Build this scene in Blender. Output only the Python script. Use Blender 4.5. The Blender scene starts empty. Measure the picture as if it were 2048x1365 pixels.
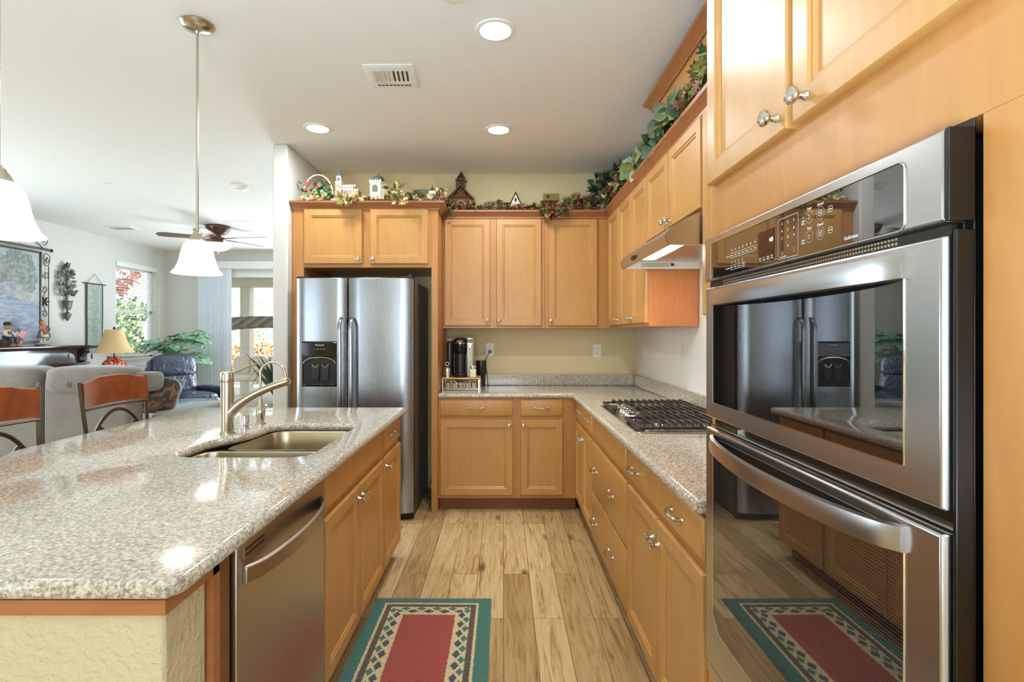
import bpy, bmesh, math, random
from mathutils import Vector, Matrix, Euler
PI = math.pi
random.seed(7)
C = bpy.context.scene.collection
sc = bpy.context.scene

# ---------------------------------------------------------------- camera
F = 1040.0                      # focal length in pixels of the 2048 x 1365 frame
cam = bpy.data.cameras.new('camera')
cam.sensor_width = 36.0
cam.lens = F / 2048 * 36
cam.shift_x = 17 / 2048
cam.shift_y = -14.5 / 2048
cam.clip_start = 0.02
camo = bpy.data.objects.new('camera', cam)
C.objects.link(camo)
camo.location = (0, 0, 1.37)
camo.rotation_euler = (PI / 2, 0, 0)
sc.camera = camo

# ---------------------------------------------------------------- colour management
vs = sc.view_settings
vs.view_transform = 'Standard'
vs.look = 'None'
vs.gamma = 1.0
vs.use_curve_mapping = False
vs.exposure = -0.86
sc.cycles.max_bounces = 10
sc.cycles.diffuse_bounces = 5
sc.cycles.glossy_bounces = 5
sc.cycles.transparent_max_bounces = 12
sc.cycles.sample_clamp_indirect = 6.0
sc.cycles.caustics_reflective = False
sc.cycles.caustics_refractive = False

# ---------------------------------------------------------------- sky, sun and window daylight
world = bpy.data.worlds.new('sky')
sc.world = world
world.use_nodes = True
wn = world.node_tree
bg = wn.nodes['Background']
bg.inputs[0].default_value = (0.80, 0.90, 1.0, 1)
bg.inputs[1].default_value = 4.5

def light(name, kind, loc, energy, color, **kw):
    l = bpy.data.lights.new(name, kind)
    l.energy = energy
    l.color = color
    rot = kw.pop('rot', (0, 0, 0))
    for k, v in kw.items():
        setattr(l, k, v)
    o = bpy.data.objects.new(name, l)
    C.objects.link(o)
    o.location = loc
    o.rotation_euler = rot
    return o
COOL = (0.74, 0.87, 1.0)
DAY = (0.84, 0.93, 1.0)
WARM = (1.0, 0.97, 0.90)
light('sun', 'SUN', (0, 0, 8), 11.0, (1.0, 0.96, 0.88), rot=(math.radians(25), math.radians(18), 0), angle=0.02)
# daylight through the windows of the rear wall (behind the camera) and of the left wall; the photographer's flash bounced off the ceiling
light('rear_window_daylight', 'AREA', (-.25, -2.45, 1.45), 66, DAY, rot=(PI / 2, 0, 0), shape='RECTANGLE', size=1.2, size_y=1.9)
light('rear_living_window_daylight', 'AREA', (-4.75, -2.45, 1.45), 60, COOL, rot=(PI / 2, 0, 0), shape='RECTANGLE', size=1.9, size_y=1.9)
light('left_window_daylight', 'AREA', (-5.70, 3.7, 1.5), 150, COOL, rot=(0, -PI / 2, 0), shape='RECTANGLE', size=1.8, size_y=2.4)
light('patio_door_daylight', 'AREA', (-3.12, 9.25, 1.25), 380, COOL, rot=(-PI / 2, 0, 0), shape='RECTANGLE', size=1.4, size_y=2.2)
light('bounce_flash', 'AREA', (-.45, -.5, 0.95), 185, (0.68, 0.87, 1.05), rot=(math.radians(180), 0, 0), shape='DISK', size=0.7)
pd = light('patio_door_portal', 'AREA', (-3.76, 8.98, 1.22), 1, COOL, rot=(-PI / 2, 0, 0), shape='RECTANGLE', size=2.8, size_y=2.4)
pd.data.cycles.is_portal = True

# ---------------------------------------------------------------- mesh builder
class MB:
    def __init__(s):
        s.v = []; s.f = []; s.m = []
    def add(s, vs, fs, m=0):
        n = len(s.v)
        s.v += [Vector(p) for p in vs]
        for f in fs:
            s.f.append([i + n for i in f]); s.m.append(m)
    def box(s, x0, x1, y0, y1, z0, z1, m=0):
        if x0 > x1: x0, x1 = x1, x0
        if y0 > y1: y0, y1 = y1, y0
        if z0 > z1: z0, z1 = z1, z0
        s.add([(x0,y0,z0),(x1,y0,z0),(x1,y1,z0),(x0,y1,z0),(x0,y0,z1),(x1,y0,z1),(x1,y1,z1),(x0,y1,z1)],
              [(0,3,2,1),(4,5,6,7),(0,1,5,4),(1,2,6,5),(2,3,7,6),(3,0,4,7)], m)
        return s
    def obox(s, c, size, rot=(0,0,0), m=0):
        R = Euler(rot).to_matrix()
        hx, hy, hz = size[0]/2, size[1]/2, size[2]/2
        pts = [(-hx,-hy,-hz),(hx,-hy,-hz),(hx,hy,-hz),(-hx,hy,-hz),(-hx,-hy,hz),(hx,-hy,hz),(hx,hy,hz),(-hx,hy,hz)]
        s.add([Vector(c) + R @ Vector(p) for p in pts],
              [(0,3,2,1),(4,5,6,7),(0,1,5,4),(1,2,6,5),(2,3,7,6),(3,0,4,7)], m)
        return s
    def prism(s, pts, a0, a1, axis='y', m=0):
        """extrude a 2D outline; axis x: (y,z) outline, axis y: (x,z), axis z: (x,y)"""
        n = len(pts)
        def P(p, a):
            return {'x': (a, p[0], p[1]), 'y': (p[0], a, p[1]), 'z': (p[0], p[1], a)}[axis]
        vs = [P(p, a0) for p in pts] + [P(p, a1) for p in pts]
        fs = [list(range(n))[::-1], list(range(n, 2*n))] + [(i, (i+1) % n, n+(i+1) % n, n+i) for i in range(n)]
        s.add(vs, fs, m)
        return s
    def rings(s, rings, m=0, cap0=True, cap1=True, closed=True):
        n = len(rings[0]); base = len(s.v)
        for r in rings: s.v += [Vector(p) for p in r]
        for k in range(len(rings)-1):
            for i in range(n if closed else n-1):
                a = base+k*n+i; b = base+k*n+(i+1) % n
                s.f.append([a, b, b+n, a+n]); s.m.append(m)
        if cap0: s.f.append([base+i for i in range(n)][::-1]); s.m.append(m)
        if cap1: s.f.append([base+(len(rings)-1)*n+i for i in range(n)]); s.m.append(m)
        return s
    def tube(s, pts, r, seg=8, m=0, flat=1.0):
        pts = [Vector(p) for p in pts]
        k = len(pts)
        if not isinstance(r, (list, tuple)): r = [r]*k
        t0 = (pts[1]-pts[0]).normalized()
        up = Vector((0,0,1)) if abs(t0.z) < 0.9 else Vector((0,1,0))
        u = t0.cross(up).normalized()
        rr = []
        for i in range(k):
            if i == 0: t = pts[1]-pts[0]
            elif i == k-1: t = pts[-1]-pts[-2]
            else: t = (pts[i+1]-pts[i]).normalized() + (pts[i]-pts[i-1]).normalized()
            t = t.normalized() if t.length > 1e-9 else t0
            u = (u - t*u.dot(t))
            u = u.normalized() if u.length > 1e-6 else t.orthogonal().normalized()
            w = t.cross(u)
            rr.append([pts[i] + (u*math.cos(2*PI*j/seg) + w*math.sin(2*PI*j/seg)*flat)*r[i] for j in range(seg)])
        return s.rings(rr, m)
    def lathe(s, prof, c=(0,0,0), seg=20, axis='z', m=0, sx=1.0, sy=1.0):
        c = Vector(c); rr = []
        for (r, h) in prof:
            ring = []
            for j in range(seg):
                a = 2*PI*j/seg
                x, y = r*math.cos(a)*sx, r*math.sin(a)*sy
                if axis == 'z': p = (x, y, h)
                elif axis == '-y': p = (x, -h, y)
                elif axis == 'x': p = (h, x, y)
                elif axis == '-z': p = (x, -y, -h)
                ring.append(c + Vector(p))
            rr.append(ring)
        return s.rings(rr, m)
    def ell(s, c, r, seg=14, m=0, rot=None):
        c = Vector(c); rr = []
        if not isinstance(r, (list, tuple)): r = (r, r, r)
        R = Euler(rot).to_matrix() if rot else None
        n = max(6, seg//2+1)
        for i in range(n+1):
            a = PI*i/n; z = -math.cos(a); q = max(math.sin(a), 1e-3)
            ring = []
            for j in range(seg):
                b = 2*PI*j/seg
                p = Vector((math.cos(b)*q*r[0], math.sin(b)*q*r[1], z*r[2]))
                ring.append(c + (R @ p if R else p))
            rr.append(ring)
        return s.rings(rr, m)
    def sbox(s, c, size, e=0.35, seg=20, m=0, rot=None):
        """soft box (superellipsoid) for cushions"""
        c = Vector(c); hx, hy, hz = size[0]/2, size[1]/2, size[2]/2
        R = Euler(rot).to_matrix() if rot else None
        pw = lambda v: math.copysign(abs(v)**e, v)
        rr = []; n = 12
        for i in range(n+1):
            a = -PI/2 + PI*i/n
            ca, sa = max(pw(math.cos(a)), 1e-3), pw(math.sin(a))
            ring = []
            for j in range(seg):
                b = 2*PI*(j+0.5)/seg
                p = Vector((pw(math.cos(b))*ca*hx, pw(math.sin(b))*ca*hy, sa*hz))
                ring.append(c + (R @ p if R else p))
            rr.append(ring)
        return s.rings(rr, m)
    def panel(s, x0, x1, z0, z1, y, prof, m=0, lastm=None):
        """nested rectangles (inset, depth towards -y) - a cabinet door"""
        rr = [[(x0+i, y-d, z0+i), (x1-i, y-d, z0+i), (x1-i, y-d, z1-i), (x0+i, y-d, z1-i)] for i, d in prof]
        s.rings(rr, m, cap0=True, cap1=True)
        if lastm is not None: s.m[-1] = lastm
        return s
    def leaf(s, p, d, n, L, W, m=0, lobes=0):
        """one leaf starting at p, pointing along d with face normal about n"""
        p = Vector(p); d = Vector(d).normalized(); n = Vector(n)
        sd = d.cross(n)
        sd = sd.normalized() if sd.length > 1e-6 else d.orthogonal().normalized()
        n = sd.cross(d).normalized()
        if lobes:
            out = [(0.0,0.0),(0.05,0.46),(0.22,0.20),(0.40,0.60),(0.50,0.20),(0.74,0.34),(0.76,0.12),(1.0,0.0)]
        else:
            out = [(0.0,0.0),(0.15,0.30),(0.40,0.50),(0.70,0.34),(1.0,0.0)]
        base = len(s.v); k = len(out)
        for (a, b) in out:
            droop = -0.18*a*a*L
            s.v.append(p + d*(a*L) + n*droop)
        for (a, b) in out[1:-1]:
            droop = -0.18*a*a*L
            s.v.append(p + d*(a*L) + sd*(b*W) + n*(droop+0.12*b*W))
        for (a, b) in out[1:-1]:
            droop = -0.18*a*a*L
            s.v.append(p + d*(a*L) - sd*(b*W) + n*(droop+0.12*b*W))
        mid = list(range(base, base+k)); Lf = list(range(base+k, base+2*k-2)); Rt = list(range(base+2*k-2, base+3*k-4))
        for side, flip in ((Lf, False), (Rt, True)):
            for i in range(k-1):
                a = mid[i]; b = mid[i+1]
                q = []
                if i > 0: q.append(side[i-1])
                q.append(a); q.append(b)
                if i < k-2: q.append(side[i])
                if flip: q = q[::-1]
                s.f.append(q); s.m.append(m)
        return s
    def xf(s, M, start=0):
        for i in range(start, len(s.v)): s.v[i] = M @ s.v[i]
        return s
    def build(s, name, mat, parent=None, bev=0, seg=2, sharp=40, doubles=False, weld=False):
        me = bpy.data.meshes.new(name)
        me.from_pydata([tuple(v) for v in s.v], [], s.f)
        mats = mat if isinstance(mat, (list, tuple)) else [mat]
        for x in mats: me.materials.append(x)
        if len(mats) > 1:
            for p, mi in zip(me.polygons, s.m): p.material_index = min(mi, len(mats)-1)
        bm = bmesh.new(); bm.from_mesh(me)
        bmesh.ops.recalc_face_normals(bm, faces=bm.faces)
        lim = math.radians(sharp)
        for f in bm.faces: f.smooth = True
        for e in bm.edges:
            if len(e.link_faces) == 2:
                e.smooth = e.calc_face_angle(0) < lim
        bm.to_mesh(me); bm.free()
        o = bpy.data.objects.new(name, me)
        C.objects.link(o)
        if parent is not None: o.parent = parent
        if bev:
            b = o.modifiers.new('edge', 'BEVEL')
            b.width = bev; b.segments = seg; b.limit_method = 'ANGLE'; b.angle_limit = math.radians(40)
        return o

def thing(name, label, cat, loc=(0,0,0), rotz=0, group=None):
    o = bpy.data.objects.new(name, None)
    o.empty_display_size = 0.1
    C.objects.link(o)
    o.location = loc; o.rotation_euler = (0, 0, rotz)
    o['label'] = label; o['category'] = cat
    if group: o['group'] = group
    return o
def tag(o, label, cat, group=None, kind=None):
    o['label'] = label; o['category'] = cat
    if group: o['group'] = group
    if kind: o['kind'] = kind
    return o
def struct(o, label=None):
    o['kind'] = 'structure'
    if label: o['label'] = label; o['category'] = o.name.split('_')[0]
    return o
def kids(o):
    return [c for c in C.objects if c.parent == o]
def dup(root, loc, rotz=None, label=None, group=None, name=None):
    def cp(o, par):
        c = o.copy(); C.objects.link(c)
        if par is not None: c.parent = par
        for ch in kids(o): cp(ch, c)
        return c
    r = cp(root, None)
    r.location = loc
    if rotz is not None: r.rotation_euler = (0, 0, rotz)
    if label: r['label'] = label
    if group: r['group'] = group
    return r
def arc(c, r, a0, a1, n, plane='xz', ry=None):
    ry = r if ry is None else ry
    out = []
    for i in range(n+1):
        a = a0 + (a1-a0)*i/n
        u, v = r*math.cos(a), ry*math.sin(a)
        if plane == 'xz': out.append((c[0]+u, c[1], c[2]+v))
        elif plane == 'yz': out.append((c[0], c[1]+u, c[2]+v))
        else: out.append((c[0]+u, c[1]+v, c[2]))
    return out
def bez(p0, p1, p2, p3, n=10):
    p0, p1, p2, p3 = map(Vector, (p0, p1, p2, p3)); o = []
    for i in range(n+1):
        t = i/n; u = 1-t
        o.append(p0*u**3 + p1*3*u*u*t + p2*3*u*t*t + p3*t**3)
    return o
def slab(name, outer, holes, z0, z1, bev, mat, parent=None, seg=4):
    """flat stone slab with rounded edge and cut-outs, from 2D outlines"""
    cu = bpy.data.curves.new(name, 'CURVE'); cu.dimensions = '2D'; cu.fill_mode = 'BOTH'
    for pts in [outer]+holes:
        sp = cu.splines.new('POLY'); sp.points.add(len(pts)-1)
        for i, p in enumerate(pts): sp.points[i].co = (p[0], p[1], 0, 1)
        sp.use_cyclic_u = True
    cu.extrude = (z1-z0)/2-bev; cu.bevel_depth = bev; cu.bevel_resolution = seg; cu.offset = -bev
    t = bpy.data.objects.new(name+'_c', cu); C.objects.link(t)
    dg = bpy.context.evaluated_depsgraph_get()
    me = bpy.data.meshes.new_from_object(t.evaluated_get(dg))
    bpy.data.objects.remove(t)
    me.name = name
    me.transform(Matrix.Translation((0, 0, (z0+z1)/2)))
    me.materials.clear(); me.materials.append(mat)
    bm = bmesh.new(); bm.from_mesh(me)
    bmesh.ops.remove_doubles(bm, verts=bm.verts, dist=1e-5)
    for f in bm.faces: f.smooth = True
    for e in bm.edges:
        if len(e.link_faces) == 2: e.smooth = e.calc_face_angle(0) < math.radians(35)
    bm.to_mesh(me); bm.free()
    o = bpy.data.objects.new(name, me); C.objects.link(o)
    if parent is not None: o.parent = parent
    return o
def rrect(x0, x1, y0, y1, r, n=6):
    out = []
    for cx, cy, a in ((x1-r, y1-r, 0), (x0+r, y1-r, PI/2), (x0+r, y0+r, PI), (x1-r, y0+r, 1.5*PI)):
        for i in range(n+1):
            t = a + PI/2*i/n
            out.append((cx+r*math.cos(t), cy+r*math.sin(t)))
    return out
_dgobjs = []
def text(items, name, mat, parent, extrude=0.0003):
    """items: (string, x, y, z, size, align); lettering facing local -y, joined into one mesh"""
    bmx = bmesh.new()
    for (st, x, y, z, size, al) in items:
        cu = bpy.data.curves.new('t', 'FONT'); cu.body = st; cu.size = size; cu.align_x = al; cu.align_y = 'CENTER'
        cu.extrude = extrude; cu.resolution_u = 2
        t = bpy.data.objects.new('t', cu); C.objects.link(t)
        dg = bpy.context.evaluated_depsgraph_get()
        me = bpy.data.meshes.new_from_object(t.evaluated_get(dg))
        bpy.data.objects.remove(t)
        me.transform(Matrix.Translation((x, y, z)) @ Matrix.Rotation(PI/2, 4, 'X'))
        bmx.from_mesh(me)
        bpy.data.meshes.remove(me)
    me = bpy.data.meshes.new(name); bmx.to_mesh(me); bmx.free()
    me.materials.append(mat)
    o = bpy.data.objects.new(name, me); C.objects.link(o)
    if parent is not None: o.parent = parent
    return o

# ---------------------------------------------------------------- materials
def S(r, g, b):
    f = lambda c: (c/255/12.92) if c/255 <= 0.04045 else ((c/255+0.055)/1.055)**2.4
    return (f(r), f(g), f(b), 1)
class NT:
    def __init__(s, name):
        s.mat = bpy.data.materials.new(name); s.mat.use_nodes = True
        s.t = s.mat.node_tree; s.b = s.t.nodes['Principled BSDF']; s.out = s.t.nodes['Material Output']
    def n(s, typ, **kw):
        nd = s.t.nodes.new(typ)
        for k, v in kw.items(): setattr(nd, k, v)
        return nd
    def l(s, a, b): s.t.links.new(a, b)
    def coord(s, kind='Object', scale=(1,1,1), rot=(0,0,0), loc=(0,0,0)):
        tc = s.n('ShaderNodeTexCoord'); mp = s.n('ShaderNodeMapping')
        mp.inputs['Scale'].default_value = scale; mp.inputs['Rotation'].default_value = rot; mp.inputs['Location'].default_value = loc
        s.l(tc.outputs[kind], mp.inputs['Vector']); return mp.outputs[0]
    def noise(s, vec, scale, detail=4, rough=0.5, dist=0):
        nd = s.n('ShaderNodeTexNoise'); nd.inputs['Scale'].default_value = scale; nd.inputs['Detail'].default_value = detail
        nd.inputs['Roughness'].default_value = rough; nd.inputs['Distortion'].default_value = dist
        s.l(vec, nd.inputs['Vector']); return nd.outputs['Fac']
    def vor(s, vec, scale, feature='F1', out='Distance'):
        nd = s.n('ShaderNodeTexVoronoi'); nd.feature = feature; nd.inputs['Scale'].default_value = scale
        s.l(vec, nd.inputs['Vector']); return nd.outputs[out]
    def ramp(s, fac, stops, interp='LINEAR'):
        nd = s.n('ShaderNodeValToRGB'); cr = nd.color_ramp; cr.interpolation = interp
        while len(cr.elements) < len(stops): cr.elements.new(0.5)
        for e, (p, c) in zip(cr.elements, stops): e.position = p; e.color = c
        s.l(fac, nd.inputs[0]); return nd.outputs[0]
    def mix(s, fac, a, b, mode='MIX'):
        nd = s.n('ShaderNodeMix'); nd.data_type = 'RGBA'; nd.blend_type = mode
        for i, v in ((0, fac), (6, a), (7, b)):
            if hasattr(v, 'is_linked') or hasattr(v, 'links'): s.l(v, nd.inputs[i])
            else: nd.inputs[i].default_value = v
        return nd.outputs[2]
    def math(s, op, a, b=0.0, c=None):
        nd = s.n('ShaderNodeMath', operation=op)
        for i, v in enumerate((a, b) if c is None else (a, b, c)):
            if hasattr(v, 'links'): s.l(v, nd.inputs[i])
            else: nd.inputs[i].default_value = v
        return nd.outputs[0]
    def bump(s, h, strength=0.2, dist=0.01):
        nd = s.n('ShaderNodeBump'); nd.inputs['Strength'].default_value = strength; nd.inputs['Distance'].default_value = dist
        s.l(h, nd.inputs['Height']); s.l(nd.outputs[0], s.b.inputs['Normal'])
    def set(s, color=None, rough=None, metal=None, **kw):
        if color is not None:
            if hasattr(color, 'links'): s.l(color, s.b.inputs['Base Color'])
            else: s.b.inputs['Base Color'].default_value = color
        if rough is not None:
            if hasattr(rough, 'links'): s.l(rough, s.b.inputs['Roughness'])
            else: s.b.inputs['Roughness'].default_value = rough
        if metal is not None: s.b.inputs['Metallic'].default_value = metal
        for k, v in kw.items(): s.b.inputs[k.replace('_', ' ')].default_value = v
        return s.mat
def plain(name, col, rough=0.5, metal=0.0, var=0.06, scale=20, bump=0.0, bscale=200, bdist=0.002, **kw):
    t = NT(name); v = t.coord()
    f = t.noise(v, scale)
    dk = tuple(c*(1-var) for c in col[:3])+(1,); lt = tuple(min(1, c*(1+var)) for c in col[:3])+(1,)
    c = t.ramp(f, [(0.3, dk), (0.7, lt)])
    if bump:
        t.bump(t.noise(v, bscale, 3), bump, bdist)
    return t.set(c, rough, metal, **kw)
def wood(name, c0, c1, rough=0.3, grain=(9, 9, 0.9), spec=0.5, gs=6.0, rot=(0,0,0)):
    t = NT(name); v = t.coord(scale=grain, rot=rot)
    a = t.noise(v, gs, 5, 0.6, 0.4)
    v2 = t.coord(scale=(1.5, 1.5, 0.8))
    b = t.noise(v2, 2.2, 2)
    c = t.ramp(a, [(0.28, c0), (0.72, c1)])
    c = t.mix(0.22, c, t.ramp(b, [(0.35, c0), (0.65, c1)]))
    t.bump(a, 0.04, 0.002)
    return t.set(c, rough, 0, Coat_Weight=0.12, Coat_Roughness=0.25)
def metal(name, col, rough=0.25, stretch=(1, 1, 60), br=0.10, bump=0.03):
    t = NT(name); v = t.coord(scale=stretch)
    f = t.noise(v, 12, 4)
    r = t.math('MULTIPLY_ADD', f, br, rough-br/2)
    if bump: t.bump(f, bump, 0.0008)
    return t.set(col, r, 1.0)
def emis(name, col, st):
    t = NT(name); return t.set((0.9,0.9,0.9,1), 0.4, 0, Emission_Color=col, Emission_Strength=st)
def glass(name, tint=(1,1,1,1), gl=0.06, rough=0.0):
    t = NT(name); tr = t.n('ShaderNodeBsdfTransparent'); tr.inputs[0].default_value = tint
    g = t.n('ShaderNodeBsdfGlossy'); g.inputs['Roughness'].default_value = rough
    lw = t.n('ShaderNodeLayerWeight'); lw.inputs[0].default_value = 0.5
    f = t.math('MULTIPLY_ADD', t.math('POWER', lw.outputs['Facing'], 5.0), 0.8, gl)
    mx = t.n('ShaderNodeMixShader'); t.l(f, mx.inputs[0]); t.l(tr.outputs[0], mx.inputs[1]); t.l(g.outputs[0], mx.inputs[2])
    t.l(mx.outputs[0], t.out.inputs[0]); return t.mat

M = {}
M['maple'] = wood('maple', S(178,128,68), S(190,142,80), 0.36, grain=(5,5,.9))
M['maple_frame'] = wood('maple_frame', S(172,116,58), S(184,130,70), 0.36, grain=(5,5,.9))
M['maple_low'] = M['maple']
M['crown'] = wood('crown_wood', S(144,88,50), S(168,110,66), 0.32, grain=(1.2, 1.2, 9))
M['toe'] = wood('toe_wood', S(110,62,32), S(135,80,44), 0.5, grain=(1.2,1.2,9))
M['ply'] = wood('stained_end_panel', S(186,112,64), S(204,132,80), 0.35)
M['cav'] = plain('cabinet_inside', S(60,46,30), 0.8)

def wallpaint(name, col, bs=110, st=0.22):
    t = NT(name); v = t.coord()
    n1 = t.noise(v, bs, 2, 0.6)
    t.bump(t.ramp(n1, [(0.42, (0,0,0,1)), (0.62, (1,1,1,1))]), st, 0.002)
    return t.set(col, 0.75)
M['wall'] = wallpaint('wall_paint_beige', S(222,208,164))
M['wall_right'] = wallpaint('wall_paint_right_daylit', S(236,233,226))  # same wall paint made lighter; living room daylight put into its colour
M['wall_grey'] = wallpaint('wall_paint_grey', S(212,210,204))
M['wall_pony'] = wallpaint('wall_paint_textured', S(200,186,150), 55, 0.8)
M['ceil'] = wallpaint('ceiling_paint', S(236,236,232), 90, 0.14)
M['white'] = plain('white_trim', S(236,238,236), 0.4, var=0.01)
M['white_plastic'] = plain('white_plastic', S(238,236,226), 0.35, var=0.01)

def granite():
    t = NT('granite'); v = t.coord()
    a = t.noise(v, 125, 4, 0.7, 0.4)
    c = t.ramp(a, [(0.30, S(88,76,64)), (0.42, S(146,132,112)), (0.52, S(186,176,156)), (0.62, S(222,216,204)), (0.75, S(196,188,176))])
    f = t.vor(v, 170, out='Color')
    sep = t.n('ShaderNodeSeparateColor'); t.l(f, sep.inputs[0])
    dk = t.math('GREATER_THAN', sep.outputs[0], 0.85)
    c = t.mix(t.math('MULTIPLY', dk, 0.55), c, S(90,78,68))
    wt = t.math('GREATER_THAN', sep.outputs[1], 0.86)
    c = t.mix(t.math('MULTIPLY', wt, 0.5), c, S(232,228,220))
    big = t.noise(v, 6, 3)
    c = t.mix(0.12, c, t.ramp(big, [(0.3, S(186,176,160)), (0.7, S(212,208,200))]))
    return t.set(c, 0.10, 0, Specular_IOR_Level=0.8)
M['granite'] = granite()
M['steel'] = metal('stainless_steel', S(158,164,172), 0.27, stretch=(60,60,1))
M['steel_h'] = metal('stainless_steel_horizontal', S(196,196,196), 0.24, stretch=(1,1,60))
M['steel_dw'] = metal('stainless_steel_dishwasher', S(178,172,162), 0.30, stretch=(1,1,60))
M['nickel'] = metal('brushed_nickel', S(196,188,170), 0.22, stretch=(40,40,1), bump=0.02)
M['chrome'] = metal('chrome', S(224,222,216), 0.10, bump=0)
M['sinksteel'] = metal('sink_steel', S(184,174,150), 0.30, stretch=(1,1,1), br=.04, bump=0)
M['black'] = plain('black_plastic', S(22,22,23), 0.35, var=0.1)
M['blackgloss'] = plain('black_gloss', S(12,12,13), 0.06, var=0.05)
def ovenglass():
    t = NT('oven_glass'); v = t.coord()
    return t.set(t.ramp(t.noise(v, 8), [(0.3, S(14,14,16)), (0.7, S(24,22,22))]), 0.015, 0, IOR=2.1, Coat_Weight=0.6, Coat_IOR=1.9, Coat_Roughness=0.01)
M['ovenglass'] = ovenglass()
def stripeglass():
    t = NT('oven_glass_screen'); v = t.coord(scale=(1,1,1))
    w = t.n('ShaderNodeTexWave'); w.bands_direction = 'Z'; w.inputs['Scale'].default_value = 60; t.l(v, w.inputs['Vector'])
    return t.set(t.ramp(w.outputs['Fac'], [(0.4, S(16,15,15)), (0.6, S(58,52,48))]), 0.02, 0, IOR=2.1, Coat_Weight=0.6, Coat_IOR=1.9, Coat_Roughness=0.01)
M['screenglass'] = stripeglass()
M['iron'] = plain('cast_iron', S(58,50,44), 0.42, 0.35, var=0.15, bump=0.15, bscale=400)
M['darkmetal'] = plain('dark_bronze_metal', S(62,54,44), 0.35, 0.7, var=0.1)
M['ink'] = plain('white_print', S(235,235,230), 0.5, var=0)
M['inkdark'] = plain('dark_print', S(40,40,40), 0.5, var=0)
M['glass'] = glass('window_glass', gl=0.05)
M['clear'] = glass('clear_glass', (0.93,0.95,0.94,1), gl=0.07)
M['led'] = emis('blue_white_digits', (0.75,0.85,1,1), 1.2)
M['lamp'] = emis('frosted_lamp', (1.0,0.93,0.80,1), 4)
M['shade'] = emis('frosted_glass_shade', (1.0,0.96,0.88,1), 0.95)

# ================================================================ ROOM SHELL
CZ = 2.80
def wallbox(name, x0, x1, y0, y1, z0, z1, mat):
    return struct(MB().box(x0, x1, y0, y1, z0, z1).build(name, mat))
def floor_mat():
    t = NT('oak_plank_floor'); v = t.coord(rot=(0, 0, PI/2))
    br = t.n('ShaderNodeTexBrick'); t.l(v, br.inputs['Vector'])
    br.inputs['Scale'].default_value = 1.0
    br.inputs['Brick Width'].default_value = 1.25; br.inputs['Row Height'].default_value = 0.145
    br.inputs['Mortar Size'].default_value = 0.0014; br.offset = 0.37
    br.inputs['Color1'].default_value = (0,0,0,1); br.inputs['Color2'].default_value = (1,1,1,1); br.inputs['Mortar'].default_value = (0.5,0.5,0.5,1)
    tone = t.ramp(br.outputs['Color'], [(0.0, S(176,150,106)), (0.5, S(200,174,128)), (1.0, S(220,198,154))])
    # shift the grain by plank so it does not run through
    va = t.n('ShaderNodeVectorMath', operation='MULTIPLY_ADD'); t.l(br.outputs['Color'], va.inputs[0]); va.inputs[1].default_value = (7, 3, 5); t.l(t.coord(), va.inputs[2])
    mp = t.n('ShaderNodeMapping'); mp.inputs['Scale'].default_value = (11, 0.9, 1); t.l(va.outputs[0], mp.inputs['Vector'])
    g = t.noise(mp.outputs[0], 3.0, 7, 0.62, 1.3)
    c = t.mix(1.0, tone, t.ramp(g, [(0.30, S(160,138,106)), (0.42, S(224,212,192)), (0.60, S(255,252,246)), (0.76, S(206,190,164))]), 'MULTIPLY')
    mp2 = t.n('ShaderNodeMapping'); mp2.inputs['Scale'].default_value = (4.6, 1.7, 1); t.l(va.outputs[0], mp2.inputs['Vector'])
    kn = t.vor(mp2.outputs[0], 1.0)
    c = t.mix(t.ramp(kn, [(0.03, (0.95,0.95,0.95,1)), (0.14, (0,0,0,1))]), c, S(96,64,38))
    cr = t.noise(mp.outputs[0], 13.0, 4, 0.75, 2.5)
    c = t.mix(t.ramp(cr, [(0.62, (0,0,0,1)), (0.68, (0.55,0.55,0.55,1))]), c, S(104,76,46))
    c = t.mix(br.outputs['Fac'], c, S(92,66,40))
    t.bump(g, 0.06, 0.002)
    return t.set(c, 0.34)
M['floor'] = floor_mat()
struct(MB().box(-6.0, 1.35, -2.7, 9.05, -0.05, 0).build('floor', M['floor']))
struct(MB().box(-6.0, 1.35, -2.7, 9.1, CZ, CZ+0.15).build('ceiling', M['ceil']))
wallbox('wall_back', -1.62, 1.18, 4.64, 4.80, 0, CZ, M['wall'])
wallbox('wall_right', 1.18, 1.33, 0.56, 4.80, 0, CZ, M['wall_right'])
wallbox('wall_near', 0.566, 1.33, -2.6, 0.558, 0, CZ, M['white'])
struct(MB().box(-1.737, -1.624, 3.91, 9.0, 0, CZ).build('wall_divider', M['wall_grey'], bev=0.012, seg=3))
# left wall with its window openings
o = MB()
X0, X1 = -6.0, -5.85
for (ya, yb, za, zb) in ((-2.6, 2.4, 0, CZ), (2.4, 5.0, 0, 0.6), (2.4, 5.0, 2.4, CZ), (5.0, 7.85, 0, CZ), (7.85, 8.75, 0, 0.99), (7.85, 8.75, 2.44, CZ), (8.75, 9.15, 0, CZ)):
    o.box(X0, X1, ya, yb, za, zb)
struct(o.build('wall_left', M['wall_grey']))
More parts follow.
